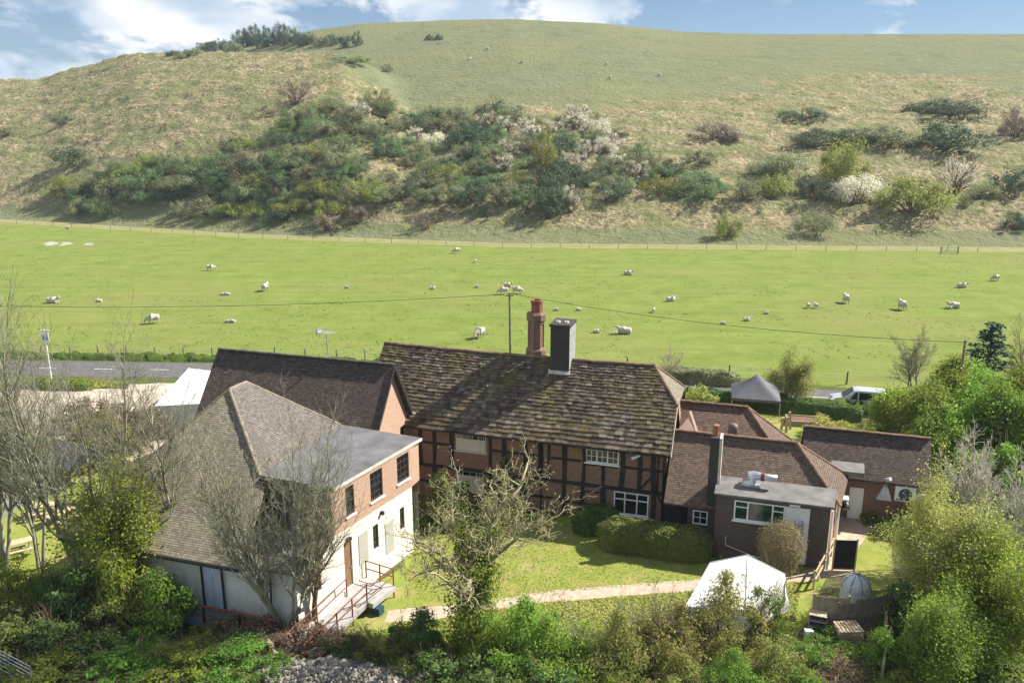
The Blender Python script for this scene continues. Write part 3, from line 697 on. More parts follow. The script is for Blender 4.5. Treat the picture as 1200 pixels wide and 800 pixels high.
# gutter, downpipes, lamps, verge board
mb = MB(OFF); mb.beam((uL, 48.42, 5.12), (-4.7, 48.42, 5.06), 0.11, 0.09); mb.build('gutter', M_BLACKPL, H)
pipe(H, OFF, [(-12.95, 48.45, 5.05), (-12.95, 48.9, 4.7), (-12.95, 48.9, 0.1)]); pipe(H, OFF, [(-4.95, 48.45, 5.02), (-4.95, 48.86, 4.6), (-4.95, 48.86, 0.1)], 0.055)
pipe(H, OFF, [(-5.35, 48.93, 4.9), (-5.35, 48.93, 2.3), (-5.0, 48.9, 1.6)], 0.05)
mb = MB(OFF); mb.lathe((-7.12, 48.9, 4.88), [(0.14, 0), (0.15, 0.05), (0.15, 0.2), (0.12, 0.25)], 12); mb.build('alarm_bell', M_WHITE, H)
mb = MB(OFF); mb.box(-6.72, -6.6, 48.7, 48.98, 4.72, 4.84); mb.tube([(-6.95, 48.45, 4.68), (-6.5, 48.75, 4.86)], 0.10, 10); mb.build('security_camera', M_WHITE, H)
mb = MB(OFF); mb.beam((-4.55, 48.5, 5.05), (-4.55, 51.1, 7.46), 0.05, 0.2); mb.build('verge_board', M_FLASH, H)
pipe(H, OFF, [(-4.72, 51.6, 7.2), (-4.72, 49.6, 5.3), (-4.72, 49.3, 4.9)], 0.05, M_WHITE)
for v, z in ((51.7, 5.75), (50.2, 4.85)): mb = MB(OFF); mb.box(uR - .02, uR + .03, v, v + .5, z, z + .8); mb.build('vent_slit', M_OAK, H)

# ================================================================== brick range behind the house
OFF = (-3.0, 55.0, 0)
E1 = house('rear_brick_range', 'low brick range with brown hipped tile roof behind the long house', 'building', -3.0, 55.0)
ze = 3.2; ri = (-4.9, 55.3, 6.5); rj = (-0.24, 55.3, 6.5); c1 = (2.95, 52.05, ze); c2 = (2.95, 58.6, ze)
mb = MB(OFF)
wall_open(mb, (-4.5, 52.4), (2.7, 52.4), -0.3, 3.25); wall_open(mb, (2.7, 52.4), (2.7, 58.3), -0.3, 3.25, [(2.2, 3.3, 1.1, 2.3)]); wall_open(mb, (2.7, 58.3), (-4.5, 58.3), -0.3, 3.25)
mb.build('wall', M_BRICK_PINK, E1)
window(E1, OFF, (2.7, 52.4), (2.7, 58.3), (2.2, 3.3, 1.1, 2.3), 2, 2, sill=M_FLASH)
roof_slab(E1, OFF, [[(-4.6, 52.05, ze), c1, rj, (-4.6, 55.3, 6.5)], [c1, c2, rj], [rj, c2, (-4.6, 58.6, ze), (-4.6, 55.3, 6.5)]], M_TILE, 0.1)
mb = MB(OFF); ridge_run(mb, (-4.7, 55.3, 6.53), (-0.2, 55.3, 6.53), 0.13, 0.33, 2); ridge_run(mb, (-0.24, 55.3, 6.52), (c1[0], c1[1], ze + .04), 0.11, 0.3, 3); ridge_run(mb, (-0.24, 55.3, 6.52), (c2[0], c2[1], ze + .04), 0.11, 0.3, 4)
mb.build('ridge_tiles', M_RIDGE, E1)
mb = MB(OFF); mb.slab([(-4.7, 50.95, 5.62), (-3.1, 50.95, 5.62), (-3.9, 52.0, 6.5)], 0.09); mb.slab([(-3.15, 50.9, 5.65), (-3.0, 50.9, 5.65), (-3.8, 53.2, 6.55), (-3.95, 53.2, 6.55)], 0.08)
mb.build('link_gable', mat_plain('pinkish_render', (0.45, 0.33, 0.27), 0.9, 0, 0.1, 2), E1)
mb = MB(OFF); mb.lathe((-1.05, 52.9, 5.0), [(0.12, -1.0), (0.12, 0.25), (0.24, 0.30), (0.30, 0.45), (0.34, 0.85), (0.26, 1.05), (0.05, 1.08)], 12); mb.build('roof_vent', mat_plain('dull_brown_metal', (0.16, 0.11, 0.10), 0.6, 0.2, 0.2, 3), E1)

# ================================================================== brick annexe with lead flat roof
OFF = (0.0, 48.0, 0)
E2 = house('brick_annexe', 'brick annexe with hipped tile roof, flat lead strip and white door', 'building', 0.0, 48.0)
vX = 46.5; SW = (0.32, 1.22, 1.1, 2.02)
mb = MB(OFF)
WX = (1.05, 3.90, 2.42, 3.66); DX = (3.90, 5.26, 0.12, 3.66)
wall_open(mb, (-1.6, vX), (4.75, vX), -0.3, 3.95, [WX, DX], 0.12)
wall_open(mb, (-3.3, 47.9), (-1.6, 47.9), -0.3, 2.75, [SW], 0.1)
wall_open(mb, (-1.6, 47.9), (-1.6, vX), -0.3, 3.95)
mb.build('front_wall', M_BRICK_SHADE, E2)
mb = MB(OFF); wall_open(mb, (4.75, vX), (5.15, 48.5), -0.3, 3.93); wall_open(mb, (5.15, 48.5), (5.9, 52.8), -0.3, 3.6, [(0.8, 1.6, 0.1, 2.1), (2.4, 3.2, 1.2, 2.4)])
wall_open(mb, (5.9, 52.8), (-4.6, 53.0), -0.3, 3.6)
mb.build('side_wall', M_BRICK_PINK, E2)
mb = MB(OFF); mb.box(-4.85, -3.3, 48.9, 48.98, -0.3, 2.7); mb.build('porch_back', M_OAK, E2)
window(E2, OFF, (-3.3, 47.9), (-1.6, 47.9), SW, 2, 2, fw=0.075, bw=0.04, depth=0.05)
window(E2, OFF, (-1.6, vX), (4.75, vX), WX, 1, 1, mull=[0.78, 2.17], fw=0.085, depth=0.06, glass=M_GLASS_GREEN, sill=M_WHITE)
for s0, s1 in ((1.1, 1.8), (3.25, 3.85)): mb = MB(OFF); mb.box(-1.6 + s0, -1.6 + s1, vX + .005, vX + .05, 3.22, 3.28); mb.build('transom', M_WHITE, E2)   # opening lights
mb = MB(OFF); mb.box(2.30, 3.66, vX + .03, vX + .08, 0.12, 3.66); dr = mb.build('door', M_WHITE, E2)
mb = MB(OFF); mb.box(2.85, 3.38, vX + .018, vX + .03, 2.05, 2.75); mb.lathe((3.115, vX + .024, 2.75), [(0.265, 0), (0.2, 0.13), (0.0, 0.19)], 12); mb.build('door_glass', mat_plain('frosted_glass', (0.42, 0.44, 0.45), 0.3, 0, 0.2, 8), dr)
mb = MB(OFF); mb.box(3.52, 3.57, vX - .03, vX + .03, 1.35, 1.5); mb.build('handle', M_STEEL, dr)
mb = MB(OFF); mb.box(2.5, 3.1, vX - .12, vX, 3.74, 3.86); mb.build('outside_lamp', M_WHITE, E2)
kz = (6.0 - 3.95) / (50.8 - 48.9)
cf = (5.45, 48.25, 3.25); cb = (6.25, 53.0, 3.3); rk = (2.85, 50.8, 6.0)
zf = lambda v: 6.0 - kz * (50.8 - v)
jn = (5.02, 48.85, zf(48.85))
roof_slab(E2, OFF, [[(-1.62, 48.85, zf(48.85)), jn, rk, (-4.7, 50.8, 6.0), (-4.7, 48.85, zf(48.85))],
                    [(-4.75, 47.5, zf(47.5)), (-1.55, 47.5, zf(47.5)), (-1.62, 48.85, zf(48.85)), (-4.7, 48.85, zf(48.85))],
                    [jn, cf, cb, rk], [rk, cb, (-4.7, 53.2, 3.4), (-4.7, 50.8, 6.0)]], M_TILE_RED, 0.1)
mb = MB(OFF); ridge_run(mb, (-4.7, 50.8, 6.03), (2.85, 50.8, 6.03), 0.13, 0.33, 5); ridge_run(mb, rk, (cf[0], cf[1], cf[2] + .05), 0.12, 0.22, 6); ridge_run(mb, rk, (cb[0], cb[1], cb[2] + .05), 0.12, 0.25, 7)
mb.build('ridge_tiles', M_RIDGE, E2)
roof_slab(E2, OFF, [[(-1.72, 46.38, 4.02), (4.92, 46.38, 4.02), (5.2, 48.86, 4.08), (-1.72, 48.86, 4.08)]], M_LEAD, 0.1, 'flat_roof')
mb = MB(OFF); mb.box(-1.74, 4.94, 46.31, 46.375, 3.90, 4.03); mb.build('fascia', M_LEAD, E2)
mb = MB(OFF); mb.box(-2.2, -1.66, 47.62, 48.55, 2.4, 6.95); st = mb.build('chimney_stack', M_STACK, E2)
mb = MB(OFF); mb.box(-1.657, -1.50, 47.62, 48.6, 3.95, 6.95); mb.build('stack_render', M_FLASH, st)
mb = MB(OFF); mb.lathe((-1.93, 48.1, 6.95), [(0.17, 0), (0.15, 0.55), (0.18, 0.58), (0.18, 0.66), (0.12, 0.66)], 10); mb.build('chimney_pot', mat_plain('terracotta', (0.32, 0.14, 0.08), 0.85, 0, 0.2, 3), st)
mb = MB(OFF)                                   # kitchen extract: cowl, bend and silver duct lying on the flat roof
mb.box(-0.35, 0.85, 47.6, 48.3, 4.09, 4.16)
mb.tube([(0.2, 48.0, 4.15), (0.2, 48.0, 4.45), (0.3, 47.98, 4.62), (0.52, 47.95, 4.72), (0.85, 47.92, 4.72)], [0.42, 0.41, 0.36, 0.30, 0.24], 14)
du = mb.build('extract_cowl', M_STEEL, E2)
mb = MB(OFF); mb.tube([(0.85, 47.92, 4.72), (1.05, 47.9, 4.72)], 0.265, 14); mb.build('duct_collar', M_RUSTRED, du)
mb = MB(OFF); mb.tube([(1.05, 47.9, 4.72), (1.75, 47.85, 4.72), (1.76, 47.85, 4.72)], [0.21, 0.21, 0.18], 14); mb.build('duct', M_STEEL, du)
pipe(E2, OFF, [(4.83, 46.36, 3.8), (4.83, 46.36, 1.3), (4.83, 46.36, 0.1)], 0.06, M_WHITE)
pipe(E2, OFF, [(5.42, 49.3, 3.3), (5.42, 49.3, 0.1)], 0.05, M_WHITE); pipe(E2, OFF, [(5.62, 50.6, 3.3), (5.62, 50.6, 0.1)], 0.07, M_WHITE)
mb = MB(OFF); mb.box(5.6, 6.0, 49.5, 50.1, 2.65, 3.2); wv = mb.build('wall_extractor', M_WHITE, E2)
mb = MB(OFF); mb.tube([(5.82, 49.48, 2.9), (5.82, 49.2, 2.86), (5.82, 49.1, 2.75)], [0.25, 0.25, 0.2], 12); mb.build('extractor_hood', M_BLACKPL, wv)
roof_slab(E2, OFF, [[(5.2, 52.6, 3.75), (7.1, 52.6, 3.75), (7.2, 54.0, 3.85), (5.2, 54.0, 3.85)]], M_LEAD, 0.25, 'link_roof')
pipe(E2, OFF, [(-0.9, 46.42, 1.3), (-0.9, 46.42, 0.75), (0.6, 46.3, 0.35), (1.3, 46.2, 0.3)], 0.035, M_FLASH, 'waste_pipe')

# ================================================================== outbuilding with tiled gable roof
OFF = (7.5, 54.0, 0)
OB = house('tiled_outbuilding', 'low outbuilding with dark plain tile gable roof beyond the annexe', 'outbuilding', 7.5, 54.0)
mb = MB(OFF); wall_open(mb, (3.6, 53.9), (10.95, 53.9), -0.3, 3.15, [(2.9, 3.75, 0.05, 2.2)], 0.1)
mb.poly((10.95, 53.9, -.3), (10.95, 57.5, -.3), (10.95, 57.5, 3.1), (10.95, 55.7, 5.25), (10.95, 53.9, 3.1)); wall_open(mb, (10.95, 57.5), (3.6, 57.5), -0.3, 3.15)
mb.poly((3.6, 57.5, -.3), (3.6, 53.9, -.3), (3.6, 53.9, 3.1), (3.6, 55.7, 5.25), (3.6, 57.5, 3.1))
mb.build('wall', M_BRICK, OB)
roof_slab(OB, OFF, [[(3.45, 53.55, 2.9), (11.2, 53.55, 2.9), (11.2, 55.7, 5.4), (3.45, 55.7, 5.4)], [(11.2, 57.85, 2.9), (3.45, 57.85, 2.9), (3.45, 55.7, 5.4), (11.2, 55.7, 5.4)]], M_TILE_DARK, 0.1)
mb = MB(OFF); ridge_run(mb, (3.45, 55.7, 5.43), (11.2, 55.7, 5.43), 0.13, 0.33, 8); mb.build('ridge_tiles', M_RIDGE, OB)
mb = MB(OFF); mb.box(6.5, 7.35, 53.82, 53.98, 0.05, 2.2); dr = mb.build('door', M_WHITE, OB)
mb = MB(OFF); mb.box(7.22, 7.27, 53.77, 53.82, 1.0, 1.15); mb.build('handle', M_STEEL, dr)
mb = MB(OFF); mb.hexa([(8.1, 53.5, 1.7), (9.0, 53.5, 1.7), (9.0, 53.88, 1.7), (8.1, 53.88, 1.7), (8.45, 53.6, 2.6), (8.7, 53.6, 2.6), (8.7, 53.88, 2.6), (8.45, 53.88, 2.6)]); mb.tube([(8.58, 53.7, 2.6), (8.6, 53.6, 3.1), (8.75, 53.4, 3.25)], 0.13, 10)
mb.build('extract_hood', M_GREYPAINT, OB)
mb = MB(OFF); mb.box(9.15, 10.35, 53.55, 53.88, 1.75, 2.75); ac = mb.build('air_conditioner', M_WHITE, OB)
mb = MB(OFF)
mb.tube([(9.75, 53.545, 2.25), (9.75, 53.53, 2.25)], 0.40, 20); mb.box(9.22, 10.28, 53.535, 53.549, 1.83, 1.9)
mb.build('fan_grille', mat_plain('dark_grille', (0.06, 0.09, 0.11), 0.5, 0, 0.2, 9), ac)
mb = MB(OFF); mb.tube([(10.75, 53.6, 2.05), (10.75, 53.85, 2.05)], 0.3, 14); mb.build('satellite_dish', M_WHITE, OB)

# ================================================================== rear gabled barn (left of the house)
OFF = (-28.0, 46.7, 0)
BG = house('gabled_barn', 'dark tiled barn with pinkish brick gable end left of the long house', 'barn', -28.0, 46.7)
ua, ub, vr2, zr2 = -35.2, -22.5, 46.7, 10.0
mb = MB(OFF)
GW = (3.95, 4.65, 4.25, 5.25)
mb.poly((ub, 43.9, 0), (ub, 49.2, 0), (ub, 49.2, 4.2), (ub, 43.9, 4.2))
P = wall_open(mb, (ub, 43.9), (ub, 49.2), 4.2, 5.9, [GW, (1.75, 2.35, 4.25, 4.95)], 0.12)
mb.poly((ub, 44.5, 5.9), (ub, 48.95, 5.9), (ub, 46.7, 9.8))
mb.poly((ua, 49.2, 0), (ua, 43.9, 0), (ua, 43.9, 5.9), (ua, 46.7, 9.8), (ua, 49.2, 5.9))
wall_open(mb, (ub, 49.2), (ua, 49.2), -0.3, 5.9); wall_open(mb, (ua, 43.9), (ub, 43.9), -0.3, 5.9)
mb.build('wall', M_BRICK_PINK, BG)
for op in (GW, (1.75, 2.35, 4.25, 4.95)): window(BG, OFF, (ub, 43.9), (ub, 49.2), op, 2, 2, frame=M_BROWNFR, sill=M_BROWNFR)
roof_slab(BG, OFF, [[(ua - .25, 43.35, 5.75), (ub + .3, 43.35, 5.75), (ub + .3, vr2, zr2), (ua - .25, vr2, zr2)], [(ub + .3, 49.25, 5.85), (ua - .25, 49.25, 5.85), (ua - .25, vr2, zr2), (ub + .3, vr2, zr2)]], M_TILE_DARK, 0.12)
mb = MB(OFF); ridge_run(mb, (ua - .25, vr2, zr2 + .03), (ub + .3, vr2, zr2 + .03), 0.12, 0.33, 9); mb.build('ridge_tiles', mat_plain('dark_ridge_tile', (0.09, 0.075, 0.06), 0.85, 0, 0.3, 2.5), BG)
mb = MB(OFF); mb.beam((ub + .33, 43.35, 5.66), (ub + .33, vr2, zr2 - .09), 0.05, 0.22); mb.beam((ub + .33, 49.3, 5.76), (ub + .33, vr2, zr2 - .09), 0.06, 0.26); mb.build('barge_board', M_OAK, BG)
mb = MB(OFF); mb.box(ub + .36, ub + .55, 49.15, 49.35, 5.75, 5.92); mb.build('corner_lamp', M_WHITE, BG)
# aerial on the ridge
ax0 = -27.0
mb = MB(OFF); mb.tube([(ax0, vr2 + .1, 9.9), (ax0 - .08, vr2 + .1, 12.05)], 0.035, 6); ae = mb.build('aerial_mast', M_STEEL, BG)
mb = MB(OFF); mb.tube([(ax0 - .55, vr2 + .1, 11.8), (ax0 + .55, vr2 - .1, 11.75)], 0.022, 5)
for k in range(9): mb.tube([(ax0 - .5 + k * .12, vr2 - .25, 11.79 - k * .005), (ax0 - .5 + k * .12, vr2 + .4, 11.79 - k * .005)], 0.014, 4)
mb.box(ax0 - .62, ax0 - .52, vr2 - .2, vr2 + .3, 11.6, 12.0)
mb.build('aerial', M_STEEL, ae)

# ================================================================== converted barn (near left): pyramid roof, flat roofed wing with white lower storey
OFF = (-24.0, 33.0, 0)
CB = house('converted_barn', 'barn with big pyramid tile roof and pink over white side wing', 'barn', -24.0, 33.0)
Pq = (-18.924, 41.563); dl = (-0.19595, -0.98061); nl = (0.98061, -0.19595)
LP = lambda s: (Pq[0] + dl[0] * s, Pq[1] + dl[1] * s)
pQ = LP(9.95)
inv = lambda a, b, z0, z1: (9.95 - b, 9.95 - a, z0, z1)      # openings measured from the far corner
lo = [inv(0.82, 1.28, 1.93, 3.30), inv(3.32, 3.82, 1.88, 3.34), inv(8.18, 8.72, 1.78, 3.44)]
door = inv(5.66, 6.32, 0.75, 3.42)
mb = MB(OFF)
wall_open(mb, pQ, Pq, -0.3, 3.55, lo + [door], 0.14)
a0, a1 = LP(9.95), LP(7.1)
mb.poly((*a0, 3.55), (*a1, 3.55), (*a1, 4.2)); mb.poly((*a1, 3.55), (*Pq, 3.55), (*Pq, 4.2), (*a1, 4.2))
mb.build('lower_side_wall', M_CREAM, CB)
mb = MB(OFF)
SD = (8.5, 9.65, 0.5, 3.15)
wall_open(mb, (-35.0, 32.15), (pQ[0], pQ[1] + .25), -0.3, 3.4, [SD], 0.15)
wall_open(mb, (-35.0, 43.6), (-35.0, 32.15), -0.3, 3.4); wall_open(mb, (Pq[0], Pq[1] + .9), (-35.0, 43.6), -0.3, 3.4)
mb.build('long_wall', M_GREYREND, CB)
mb = MB(OFF)
up = [inv(0.22, 1.38, 4.9, 6.52), inv(2.76, 3.86, 4.82, 6.5), inv(5.25, 5.95, 4.85, 6.5)]
b0 = LP(7.1)
sh = 9.95 - 7.1
wall_open(mb, b0, Pq, 4.2, 6.78, [(o[0] - sh, o[1] - sh, o[2], o[3]) for o in up], 0.12)
mb.poly((*Pq, 4.2), (Pq[0] + .05, 42.6, 4.2), (Pq[0] + .05, 42.6, 6.78), (*Pq, 6.78))
wall_open(mb, (Pq[0] + .05, 42.6), (-24.6, 43.3), 3.3, 6.78)
mb.build('upper_side_wall', M_BRICK_PINK, CB)
mb = MB(OFF); wall_open(mb, (-24.9, 35.05), (b0[0], b0[1] + .25), 3.4, 6.78); mb.build('upper_end_wall', mat_plain('dark_brown_boards', (0.115, 0.082, 0.064), 0.85, 0, 0.3, 5), CB)
for o, k in zip(up, (3, 3, 2)): window(CB, OFF, b0, Pq, (o[0] - sh, o[1] - sh, o[2], o[3]), k, 4, frame=M_BROWNFR, fw=0.07, bw=0.04, sill=M_WHITE, depth=0.09)
for o in lo: window(CB, OFF, pQ, Pq, o, 1, 4, frame=M_BROWNFR, fw=0.07, bw=0.035, depth=0.11)
def lit_box(mb, s0, s1, z0, z1, o0, o1):
    q = lambda s, o, z: (LP(s)[0] + nl[0] * o, LP(s)[1] + nl[1] * o, z)
    mb.hexa([q(s1, o1, z0), q(s0, o1, z0), q(s0, o0, z0), q(s1, o0, z0), q(s1, o1, z1), q(s0, o1, z1), q(s0, o0, z1), q(s1, o0, z1)])
mb = MB(OFF); lit_box(mb, 5.66, 6.32, 0.75, 3.42, -0.12, -0.07); dr = mb.build('door', M_BROWNDOOR, CB)
mb = MB(OFF); lit_box(mb, 5.74, 5.79, 1.75, 1.9, -0.07, -0.02); mb.build('handle', M_STEEL, dr)
for a in ((1.94, 2.72, 1.08, 2.98), (4.30, 5.10, 1.57, 3.38)): mb = MB(OFF); lit_box(mb, *a, 0.004, 0.03); mb.build('boarded_panel', M_BOARD, CB)
mb = MB(OFF); lit_box(mb, 5.8, 6.1, 3.52, 3.68, 0.0, 0.18); lit_box(mb, 2.95, 3.1, 3.75, 3.95, 0.0, 0.2); mb.build('outside_lamp', M_BLACKPL, CB)
# roofs
apx, apf = (-28.75, 38.55, 10.3), (-28.65, 40.0, 10.3); hm = (-24.74, 35.1, 6.9); hd = (-24.4, 43.3, 6.9)
roof_slab(CB, OFF, [[(-35.4, 31.65, 3.42), (-23.9, 31.65, 3.42), (-24.2, 34.6, 6.38), hm, apx],
                    [(-35.4, 31.65, 3.42), apx, apf, (-35.4, 46.9, 3.42)]], M_TILE_OLIVE, 0.1)
roof_slab(CB, OFF, [[hm, hd, (apf[0], apf[1], apf[2] + .06), (apx[0], apx[1], apx[2] + .06)]], mat_tile('weathered_grey_tile', (0.185, 0.157, 0.135), (0.21, 0.18, 0.155), (0.16, 0.14, 0.128), (0.17, 0.16, 0.115), 0.4, 0.2, 0.125), 0.14, 'side_roof')
roof_slab(CB, OFF, [[hd, (-24.4, 43.4, 6.85), (-35.4, 46.9, 3.42), apf]], M_TILE_OLIVE, 0.1, 'rear_roof')
mb = MB(OFF); ridge_run(mb, apx, hm, 0.10, 0.3, 10); ridge_run(mb, apf, hd, 0.11, 0.3, 11); ridge_run(mb, apx, apf, 0.11, 0.3, 12); ridge_run(mb, apx, (-35.4, 31.65, 3.46), 0.10, 0.3, 13)
mb.build('ridge_tiles', mat_plain('pale_ridge_tile', (0.215, 0.18, 0.135), 0.85, 0, 0.3, 2.5), CB)
roof_slab(CB, OFF, [[hm, (-20.25, 34.85, 6.88), (-18.72, 42.68, 6.88), (-18.8, 42.75, 6.88), hd]], M_SLATE, 0.07, 'flat_roof')
mb = MB(OFF); mb.beam((-20.22, 34.82, 6.80), (-18.69, 42.7, 6.80), 0.06, 0.17); mb.build('edge_trim', M_FLASH, CB)
mb = MB(OFF); mb.beam((-24.7, 34.95, 6.74), (-20.3, 34.80, 6.74), 0.1, 0.16); mb.build('eaves_board', M_OAK, CB)
roof_slab(CB, OFF, [[(-24.2, 31.75, 3.50), (pQ[0] + .12, pQ[1] - .12, 3.62), (b0[0] + .1, b0[1], 4.25), (-24.2, 35.03, 4.25)]], M_LEAD, 0.1, 'lean_to_roof')
mb = MB(OFF); mb.beam((-35.3, 31.6, 3.30), (-24, 31.6, 3.30), 0.1, 0.1); mb.build('gutter', M_BLACKPL, CB)
# blue-grey double door in the long wall
mb = MB(OFF); k = -35.0; vv = lambda u: 32.15 + (pQ[1] + .25 - 32.15) * (u + 35) / (pQ[0] + 35)
for a, c in ((8.53, 9.06), (9.09, 9.62)): mb.box(k + a, k + c, 32.0, 32.05, 0.52, 3.12)
dr = mb.build('double_door', mat_plain('blue_grey_paint', (0.47, 0.52, 0.60), 0.5, 0, 0.08, 2), CB)
mb = MB(OFF)
for a in (8.42, 9.65): mb.box(k + a, k + a + .08, 31.9, 31.99, 0.45, 3.3)
mb.build('door_post', M_OAK, dr)
pipe(CB, OFF, [(-34.4, 31.62, 3.2), (-34.4, 31.95, 2.9), (-34.4, 31.95, 0.2)], 0.06)
pipe(CB, OFF, [(-22.4, 31.9, 3.4), (-22.4, 31.75, 0.2)], 0.045)
# ================================================================== vegetation
BARK_GREY = mat_plain('grey_bark', (0.22, 0.195, 0.145), 0.95, 0, 0.4, 2.5, 0.1)
BARK_OLIVE = mat_plain('mossy_bark', (0.26, 0.25, 0.17), 0.95, 0, 0.4, 2.0, 0.1)
BARK_PALE = mat_plain('pale_bark', (0.43, 0.37, 0.255), 0.95, 0, 0.35, 2.0, 0.1)
BARK_BROWN = mat_plain('brown_twig', (0.185, 0.125, 0.085), 0.95, 0, 0.4, 2.0, 0.1)
L_SPRING = mat_leaf('spring_leaf', [(0.075, 0.115, 0.016), (0.165, 0.225, 0.034), (0.27, 0.325, 0.075)], 0.6, gain=1.8)
L_GREEN = mat_leaf('mid_green_leaf', [(0.055, 0.085, 0.012), (0.115, 0.165, 0.022), (0.20, 0.25, 0.045)], 0.5, gain=1.8)
L_DARK = mat_leaf('ivy_leaf', [(0.025, 0.045, 0.011), (0.055, 0.088, 0.018), (0.13, 0.165, 0.05)], 0.3, gain=1.75)
L_OLIVE = mat_leaf('olive_leaf', [(0.095, 0.10, 0.022), (0.175, 0.175, 0.045), (0.27, 0.255, 0.085)], 0.55, gain=1.85)
L_LUSH = mat_leaf('lush_leaf', [(0.04, 0.08, 0.012), (0.09, 0.15, 0.02), (0.17, 0.235, 0.04)], 0.5, gain=1.8)
L_WILLOW = mat_leaf('willow_leaf', [(0.17, 0.19, 0.045), (0.27, 0.285, 0.08), (0.38, 0.375, 0.14)], 0.6, gain=1.85)
L_BROWN = mat_leaf('dead_bracken', [(0.075, 0.058, 0.035), (0.14, 0.105, 0.06), (0.22, 0.17, 0.10)], 0.2)
L_BLOSSOM = mat_leaf('white_blossom', [(0.30, 0.30, 0.24), (0.48, 0.47, 0.40), (0.66, 0.64, 0.57)], 0.35)
L_CONIFER = mat_leaf('conifer_needle', [(0.012, 0.030, 0.016), (0.022, 0.050, 0.026), (0.04, 0.075, 0.04)], 0.1)
H_DARK = mat_leaf('scrub_dark_leaf', [(0.020, 0.038, 0.018), (0.040, 0.064, 0.030), (0.080, 0.098, 0.045)], 0.25, 0.35, 0.3, 2.1)
H_GREEN = mat_leaf('scrub_green_leaf', [(0.032, 0.058, 0.024), (0.068, 0.098, 0.040), (0.13, 0.155, 0.062)], 0.45, 0.3, 0.3, 2.7)
H_YELL = mat_leaf('scrub_yellow_green_leaf', [(0.085, 0.100, 0.022), (0.145, 0.165, 0.036), (0.21, 0.225, 0.06)], 0.5, 0.25, 0.3, 1.9)
H_OLIVE = mat_leaf('scrub_olive_leaf', [(0.058, 0.066, 0.032), (0.105, 0.112, 0.055), (0.165, 0.165, 0.088)], 0.4, 0.3, 0.3, 2.6)
H_PURPLE = mat_leaf('scrub_bare_twig', [(0.070, 0.052, 0.040), (0.115, 0.088, 0.066), (0.18, 0.140, 0.105)], 0.15, 0.3, 0.3, 2.5)
H_WHITE = mat_leaf('scrub_blossom', [(0.14, 0.145, 0.09), (0.34, 0.33, 0.26), (0.52, 0.50, 0.42)], 0.45, 0.2, 0.3, 2.3)

def tubes_mesh(name, segs, min_r=0.0):
    """segs: list of (points Nx3, radii N, sides); all tubes of one size are built together"""
    groups = {}
    for P, rad, sides in segs: groups.setdefault((len(P), sides), []).append((P, rad))
    V = []; F = []; base = 0
    for (n, sides), L in groups.items():
        P = np.array([np.asarray(q[0], float) for q in L]); rad = np.maximum(np.array([q[1] for q in L], float), min_r); m = len(L)
        D = np.gradient(P, axis=1); D /= np.maximum(np.linalg.norm(D, axis=2, keepdims=True), 1e-9)
        ref = np.where(np.abs(D[..., 2:3]) < 0.93, np.array([0, 0, 1.]), np.array([1., 0, 0]))
        X = np.cross(D, ref); X /= np.maximum(np.linalg.norm(X, axis=2, keepdims=True), 1e-9); Y = np.cross(D, X)
        a = np.arange(sides) * 2 * np.pi / sides
        ring = P[:, :, None, :] + (X[:, :, None, :] * np.cos(a)[None, None, :, None] + Y[:, :, None, :] * np.sin(a)[None, None, :, None]) * rad[:, :, None, None]
        V.append(ring.reshape(-1, 3))
        o = base + np.arange(m)[:, None, None] * n * sides; i = np.arange(n - 1)[None, :, None] * sides; k = np.arange(sides)[None, None, :]; k2 = (k + 1) % sides
        F.append(np.stack([(o + i + k).ravel(), (o + i + k2).ravel(), (o + i + sides + k2).ravel(), (o + i + sides + k).ravel()], 1))
        base += m * n * sides
    return np_mesh(name, np.concatenate(V), np.concatenate(F), True)
def leaves_mesh(name, P, N, size, rs, aspect=0.6):
    """one four-cornered leaf per point, facing roughly along N"""
    n = len(P); P = np.asarray(P); size = size * rs.uniform(0.4, 1.6, n)[:, None]
    Nn = N / np.maximum(np.linalg.norm(N, axis=1, keepdims=True), 1e-9)
    r = rs.randn(n, 3); A = np.cross(Nn, r); A /= np.maximum(np.linalg.norm(A, axis=1, keepdims=True), 1e-9); B = np.cross(Nn, A)
    A = A * size * 0.5; B = B * size * 0.5 * aspect
    V = np.stack([P - A, P - B * 1.0 + A * 0.15, P + A, P + B + A * 0.15], 1).reshape(-1, 3)
    return np_mesh(name, V, np.arange(4 * n).reshape(n, 4))
_rnd = random.Random(1)
